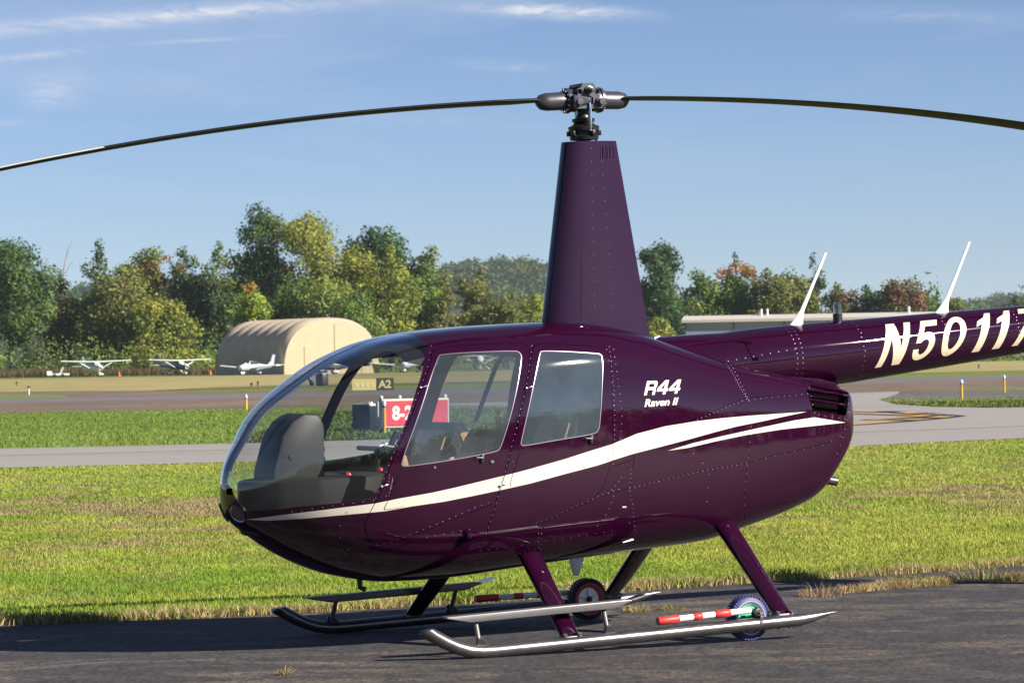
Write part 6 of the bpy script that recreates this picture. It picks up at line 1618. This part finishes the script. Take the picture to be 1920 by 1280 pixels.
# ------------------------------------------------------------------ light aircraft
def aircraft(label, x, y, head, high, cols, seed=0, scale=1.0):
    top, low, trim_ = cols
    a = empty('light_aircraft', (x, y, zg(y)), head); tag(a, label, 'aircraft', 'light aircraft parked beyond the runway'); a.scale = (scale,) * 3
    secs = [(2.35, 1.28, 0.30, 0.30), (2.1, 1.28, 0.46, 0.40), (1.3, 1.35, 0.55, 0.50), (0.75, 1.50, 0.58, 0.66), (0.2, 1.55, 0.60, 0.72), (-0.8, 1.52, 0.56, 0.70), (-1.6, 1.45, 0.42, 0.50), (-3.2, 1.45, 0.24, 0.30), (-5.3, 1.50, 0.08, 0.14)]
    if not high: secs = [(s[0], s[1] - (0.28 if abs(s[0]) < 9 else 0), s[2], s[3] * (0.9 if s[0] > 1 or s[0] < -1 else 1.0)) for s in secs]
    bm = bmesh.new(); rings = []
    for X_, z, w, h in secs: rings.append([bm.verts.new((X_, w * math.copysign(abs(math.cos(t)) ** 0.8, math.cos(t)), z + h * math.copysign(abs(math.sin(t)) ** 0.8, math.sin(t)))) for t in [2 * math.pi * k / 20 for k in range(20)]])
    for p_, q in zip(rings[:-1], rings[1:]):
        for k in range(20):
            f = bm.faces.new((p_[k], p_[(k + 1) % 20], q[(k + 1) % 20], q[k])); f.material_index = 0 if 2 <= k <= 7 else (1 if 10 <= k <= 19 else 2)
    bm.faces.new(rings[0][::-1]); bm.faces.new(rings[-1])
    build('fuselage', bm, [top, low, trim_], a, angle=50)
    def foil(name, root, tip, cr_, ct, th, mat, y0=0.0):
        for sd in (1, -1):
            bm = bmesh.new(); rr = []
            for (px_, py_, pz_), c in ((root, cr_), (tip, ct)):
                rr.append([bm.verts.new((px_ + u * c, py_ * sd, pz_ + v * th * c)) for u, v in ((0.25, 0), (0.18, 0.45), (0.0, 0.6), (-0.35, 0.35), (-0.75, 0.02), (-0.35, -0.3), (0.0, -0.4), (0.18, -0.3))])
            for k in range(8): bm.faces.new((rr[0][k], rr[0][(k + 1) % 8], rr[1][(k + 1) % 8], rr[1][k]))
            bm.faces.new(rr[0]); bm.faces.new(rr[1][::-1])
            build(name, bm, mat, a, angle=40)
    wz = 2.18 if high else 0.92
    foil('wing', (0.35, 0.0, wz), (0.25, 5.5 if high else 4.9, wz + (0.17 if high else 0.42)), 1.62, 1.15 if high else 1.35, 0.13, WHT)
    foil('tailplane', (-4.75, 0, 1.55 if high else 1.35), (-4.95, 1.75, 1.57 if high else 1.40), 1.0, 0.65, 0.10, WHT)
    bm = bmesh.new(); zt_ = 1.55 if high else 1.35
    add_prism(bm, [(-3.7, zt_), (-4.5, zt_ + 0.55), (-4.95, zt_ + 1.45), (-5.6, zt_ + 1.45), (-5.45, zt_)], 'y', -0.05, 0.05); build('fin', bm, trim_, a, smooth=False)
    if high:
        for sd in (1, -1):
            bm = bmesh.new(); add_tube(bm, [(0.35, 0.5 * sd, 1.05), (0.35, 2.75 * sd, 2.20)], 0.055, 8); build('strut', bm, WHT, a)
    for (gx_, gy_, gn) in ((-0.35, 1.2, 'main_wheel'), (-0.35, -1.2, 'main_wheel'), (1.75, 0, 'nose_wheel')):
        bm = bmesh.new(); add_lathe(bm, [(0.0, -0.09), (0.22, -0.09), (0.26, 0), (0.22, 0.09), (0, 0.09)], (gx_, gy_, 0.26), (0, 1, 0), 14)
        wl_ = build(gn, bm, M['rubber'], a)
        bm = bmesh.new(); add_box(bm, (gx_ - 0.02, gy_, 0.36), (0.78, 0.24, 0.30), None, 0.08); add_tube(bm, [(gx_, gy_, 0.35), (gx_ - (0.0 if gy_ else 0.05), gy_ * 0.4, 0.95)], 0.06, 8); build('wheel_fairing', bm, WHT, wl_)
    bm = bmesh.new(); zw = 1.72 if high else 1.60
    add_prism(bm, [(1.18, zw - 0.12), (0.72, zw + 0.40), (0.62, zw + 0.38), (1.08, zw - 0.14)], 'y', -0.50, 0.50); build('windscreen', bm, PANE, a, smooth=False)
    for sd in (1, -1):
        bm = bmesh.new(); add_prism(bm, [(0.70, zw - 0.10), (0.52, zw + 0.34), (-0.9, zw + 0.30), (-1.2, zw - 0.02)], 'y', sd * 0.545, sd * 0.60); build('side_window', bm, PANE, a, smooth=False)
    bm = bmesh.new(); add_lathe(bm, [(0, 0.32), (0.09, 0.22), (0.14, 0.02), (0.14, 0)], (2.35, 0, secs[0][1]), (1, 0, 0), 14); add_box(bm, (2.42, 0, secs[0][1]), (0.03, 0.13, 1.85), Matrix.Rotation(R(50), 3, 'X'), 0.01)
    build('propeller', bm, M['hub'], a)
    return a
aircraft('white high-wing aeroplane nearest the left edge beside the brown scrub', -61.8, 497, R(-62), True, (WHT, WHT, SILV))
aircraft('high-wing aeroplane with dark blue belly left of the tan hangar', -49.6, 498, R(-50), True, (WHT, NAVY, NAVY))
aircraft('blue-grey low-wing aeroplane with upright tail in front of the shaded hangar wall', -36.0, 461, R(236), False, (WHT, SILV, SILV))
aircraft('white low-wing aeroplane with dark tail before the sunlit hangar front', -24.3, 452, R(192), False, (WHT, NAVY, NAVY))
aircraft('low-wing aeroplane right of the tan hangar seen through the windshield', -14.6, 470, R(-105), False, (WHT, SILV, SILV))
aircraft('white high-wing aeroplane seen through the front door window', -4.6, 480, R(-88), True, (WHT, NAVY, NAVY))

# ------------------------------------------------------------------ airfield signs, lights and small things
SRED = pbr('sign_red', (0.55, 0.035, 0.06), rough=0.45); SFRM = pbr('sign_frame', (0.62, 0.60, 0.52), rough=0.5); SBLK = pbr('sign_black', (0.04, 0.048, 0.045), rough=0.5)
SYEL = pbr('sign_yellow', (0.62, 0.52, 0.20), rough=0.5); SWHT = pbr('sign_white', (0.75, 0.74, 0.70), rough=0.5); POSTY = pbr('yellow_post', (0.62, 0.36, 0.03), rough=0.5); BLUEL = pbr('blue_lamp', (0.05, 0.13, 0.35), rough=0.2)
def text_on(o, txt, size, loc, mat, name, bold=0.02, rot=(math.pi / 2, 0, 0), sx=1.0):
    bm = font_mesh(txt, 0.0, bold)
    xs_ = [v.co.x for v in bm.verts]; ys_ = [v.co.y for v in bm.verts]; x0, y0, hh_ = min(xs_), min(ys_), max(ys_) - min(ys_)
    Mr = Matrix.Translation(loc) @ Matrix.Diagonal((1, 1, 1, 1))
    for v in bm.verts:
        x_, y_ = (v.co.x - x0) * size / hh_ * sx, (v.co.y - y0) * size / hh_
        v.co = Vector((loc[0] + x_, loc[1], loc[2] + y_))
    return build(name, bm, mat, o, smooth=False)
sg = empty('runway_sign', (-3.14, 81.6, -0.03), math.atan2(1.2, 1.56)); tag(sg, 'red runway holding sign with white figures seen through the cabin', 'sign')
bm = bmesh.new(); add_box(bm, (0.975, 0.10, 0.45), (2.02, 0.16, 0.70), None, 0.015); build('sign_case', bm, SFRM, sg, smooth=False)
bm = bmesh.new(); add_box(bm, (0.975, 0.008, 0.45), (1.92, 0.024, 0.60)); build('red_panel', bm, SRED, sg, smooth=False)
text_on(sg, '8-26', 0.36, (0.24, -0.008, 0.28), SWHT, 'sign_figures', 0.035, sx=1.0)
for x in (0.2, 0.975, 1.75):
    bm = bmesh.new(); add_tube(bm, [(x, 0.10, -0.02), (x, 0.10, 0.12)], 0.03, 8); build('sign_leg', bm, SFRM, sg)
for x in (-0.0, 0.55, 1.93):
    bm = bmesh.new(); add_lathe(bm, [(0.03, 0), (0.045, 0.05), (0.03, 0.09), (0, 0.1)], (x, 0.10, 0.79), (0, 0, 1), 10); build('sign_knob', bm, SWHT, sg)
bx = empty('taxiway_sign', (-3.62, 83.0, -0.03), R(38)); tag(bx, 'black box sign with pale end standing left of the red runway sign', 'sign')
bm = bmesh.new(); add_box(bm, (0, 0.05, 0.36), (0.26, 0.74, 0.64), None, 0.015); build('sign_case', bm, SWHT, bx, smooth=False)
bm = bmesh.new(); add_box(bm, (-0.14, 0.05, 0.36), (0.03, 0.70, 0.60), None, 0.006); build('black_panel', bm, SBLK, bx, smooth=False)
bm = bmesh.new(); add_tube(bm, [(-0.05, -0.2, 0.70), (0.05, 0.28, 0.70)], 0.02, 8); add_lathe(bm, [(0.04, 0), (0.04, 0.06), (0, 0.08)], (0.0, -0.2, 0.66), (0, 0, 1), 10); build('sign_rail', bm, SWHT, bx)
bk = empty('taxiway_sign', (-3.30, 82.6, -0.03), R(38)); tag(bk, 'narrow black sign with yellow mark between the box sign and red sign', 'sign')
bm = bmesh.new(); add_box(bm, (0.06, 0, 0.42), (0.26, 0.10, 0.62), None, 0.01); build('sign_case', bm, SFRM, bk, smooth=False)
bm = bmesh.new(); add_box(bm, (0.05, -0.06, 0.42), (0.15, 0.03, 0.54)); build('black_panel', bm, SBLK, bk, smooth=False)
text_on(bk, 'A', 0.2, (0.0, -0.082, 0.34), SYEL, 'sign_letter', 0.03, sx=0.55)
a2 = empty('taxiway_sign', (-9.05, 189, zg(189)), R(8)); tag(a2, 'low yellow and black sign lettered A2 beyond the runway', 'sign')
bm = bmesh.new(); add_box(bm, (0.68, 0.1, 0.42), (1.36, 0.2, 0.62), None, 0.015); build('yellow_panel', bm, SYEL, a2, smooth=False)
bm = bmesh.new(); add_box(bm, (1.88, 0.1, 0.45), (0.98, 0.2, 0.68), None, 0.015); build('black_panel', bm, SBLK, a2, smooth=False)
text_on(a2, 'A2', 0.46, (1.48, -0.012, 0.22), SYEL, 'sign_letter', 0.03)
bm = bmesh.new()
for k in range(4): add_box(bm, (0.26 + 0.3 * k, -0.008, 0.40), (0.13, 0.016, 0.2))
build('faint_figures', bm, pbr('faded_figures', (0.66, 0.60, 0.38), 0.6), a2, smooth=False)
def edge_light(x, y, hgt, label):
    o = empty('edge_light', (x, y, zg(y))); tag(o, label, 'light', 'yellow taxiway edge lights')
    bm = bmesh.new(); add_tube(bm, [(0, 0, -0.05), (0, 0, hgt - 0.08)], 0.042, 10); build('post', bm, POSTY, o)
    bm = bmesh.new(); add_lathe(bm, [(0.05, hgt - 0.08), (0.06, hgt - 0.05), (0.05, hgt - 0.02)], (0, 0, 0), (0, 0, 1), 12); hd = build('lamp_base', bm, BLUEL, o)
    bm = bmesh.new(); add_lathe(bm, [(0.045, hgt - 0.02), (0.05, hgt + 0.02), (0.03, hgt + 0.08), (0, hgt + 0.09)], (0, 0, 0), (0, 0, 1), 12); build('lamp_glass', bm, pbr('pale_lamp', (0.6, 0.7, 0.8), 0.2), o)
edge_light(-9.83, 123.7, 0.52, 'yellow edge light on the grass left of the helicopter nose')
edge_light(16.36, 122.3, 0.66, 'nearer yellow edge light on the grass under the tail boom')
edge_light(20.80, 142.0, 0.66, 'farther yellow edge light on the grass near the right edge')
edge_light(-3.08, 80.2, 0.70, 'yellow edge light standing in front of the red runway sign')
def stake(x, y, h_, r_, mat, label):
    o = empty('marker_stake', (x, y, zg(y))); tag(o, label, 'stake')
    bm = bmesh.new(); add_tube(bm, [(0, 0, -0.05), (0, 0, h_)], r_, 8); add_lathe(bm, [(r_ * 1.6, 0), (r_ * 1.8, 0.06), (0, 0.12)], (0, 0, h_), (0, 0, 1), 8, 1); build('post', bm, [mat, M['hubdark']], o)
stake(-29.2, 202.5, 0.45, 0.05, SFRM, 'pale stake with dark cap in the dirt at far left')
stake(-18.6, 239, 0.22, 0.06, M['bark'], 'left one of two short dark stakes in the dry field')
stake(-18.6, 245, 0.28, 0.06, M['bark'], 'right one of two short dark stakes in the dry field')
stake(-43.6, 295, 0.3, 0.06, M['bark'], 'single short dark stake in the dry field at far left')
stake(45.3, 326, 0.35, 0.07, M['bark'], 'short dark stake in the dry field right of the boom')
ORG = pbr('orange_cone', (0.55, 0.12, 0.04), 0.6)
for x, y, lb in ((-57.2, 488, 'orange cone by the wheel of the leftmost aeroplane'), (-45.0, 500, 'orange cone beside the tan hangar corner')):
    o = empty('traffic_cone', (x, y, zg(y))); tag(o, lb, 'cone')
    bm = bmesh.new(); add_lathe(bm, [(0.22, 0.05), (0.06, 0.75), (0, 0.76)], (0, 0, 0), (0, 0, 1), 12); add_box(bm, (0, 0, 0.03), (0.5, 0.5, 0.06)); build('cone_body', bm, ORG, o)
tr = empty('trailer', (-66.6, 492, zg(492)), R(4)); tag(tr, 'low white flat trailer at the field edge by the leftmost aeroplane', 'trailer')
bm = bmesh.new(); add_box(bm, (0, 0, 0.45), (3.2, 1.3, 0.28), None, 0.03); add_box(bm, (-1.3, 0, 0.75), (0.7, 1.0, 0.4), None, 0.04); build('trailer_bed', bm, WHT, tr, smooth=False)
for x in (-0.5, 0.7):
    bm = bmesh.new(); add_lathe(bm, [(0, -0.08), (0.26, -0.08), (0.28, 0), (0.26, 0.08), (0, 0.08)], (x, -0.62, 0.28), (0, 1, 0), 14); build('wheel', bm, M['rubber'], tr)
bm = bmesh.new(); add_tube(bm, [(1.6, 0, 0.45), (2.6, 0, 0.40)], 0.06, 8); build('tow_bar', bm, M['hub'], tr)
bd = empty('leaning_board', (-67.0, 498, zg(498)), 0); tag(bd, 'pale board leaning upright behind the low white trailer', 'board')
bm = bmesh.new(); add_box(bm, (0, 0, 0.75), (0.28, 0.06, 1.6), Matrix.Rotation(R(24), 3, 'Y'), 0.01); build('board', bm, SFRM, bd, smooth=False)
t2 = empty('trailer', (96.5, 640, zg(640)), 0); tag(t2, 'long white trailer far off under the tail boom at the right', 'trailer')
bm = bmesh.new(); add_box(bm, (0, 0, 1.0), (4.2, 1.6, 0.9), None, 0.05); build('trailer_body', bm, WHT, t2, smooth=False)
bm = bmesh.new(); add_box(bm, (0.6, 0.8, 2.0), (3.0, 0.8, 1.1), None, 0.05); build('dark_load', bm, M['hubdark'], t2, smooth=False)
for x in (-1.2, 1.2):
    bm = bmesh.new(); add_lathe(bm, [(0, -0.1), (0.33, -0.1), (0.35, 0), (0.33, 0.1), (0, 0.1)], (x, -0.8, 0.35), (0, 1, 0), 14); build('wheel', bm, M['rubber'], t2)

# ------------------------------------------------------------------ thin summer haze
m, nt, out = new_mat('haze')
pv = N(nt, 'ShaderNodeVolumePrincipled')
pv.inputs['Color'].default_value = (0.80, 0.88, 1.0, 1); pv.inputs['Density'].default_value = HAZE
pv.inputs['Anisotropy'].default_value = 0.3
nt.links.new(pv.outputs[0], out.inputs['Volume'])
bm = bmesh.new(); add_box(bm, (0, 1250, 52.0), (3000, 3700, 110.0))
tag(build('haze', bm, m, None, smooth=False), kind='stuff')
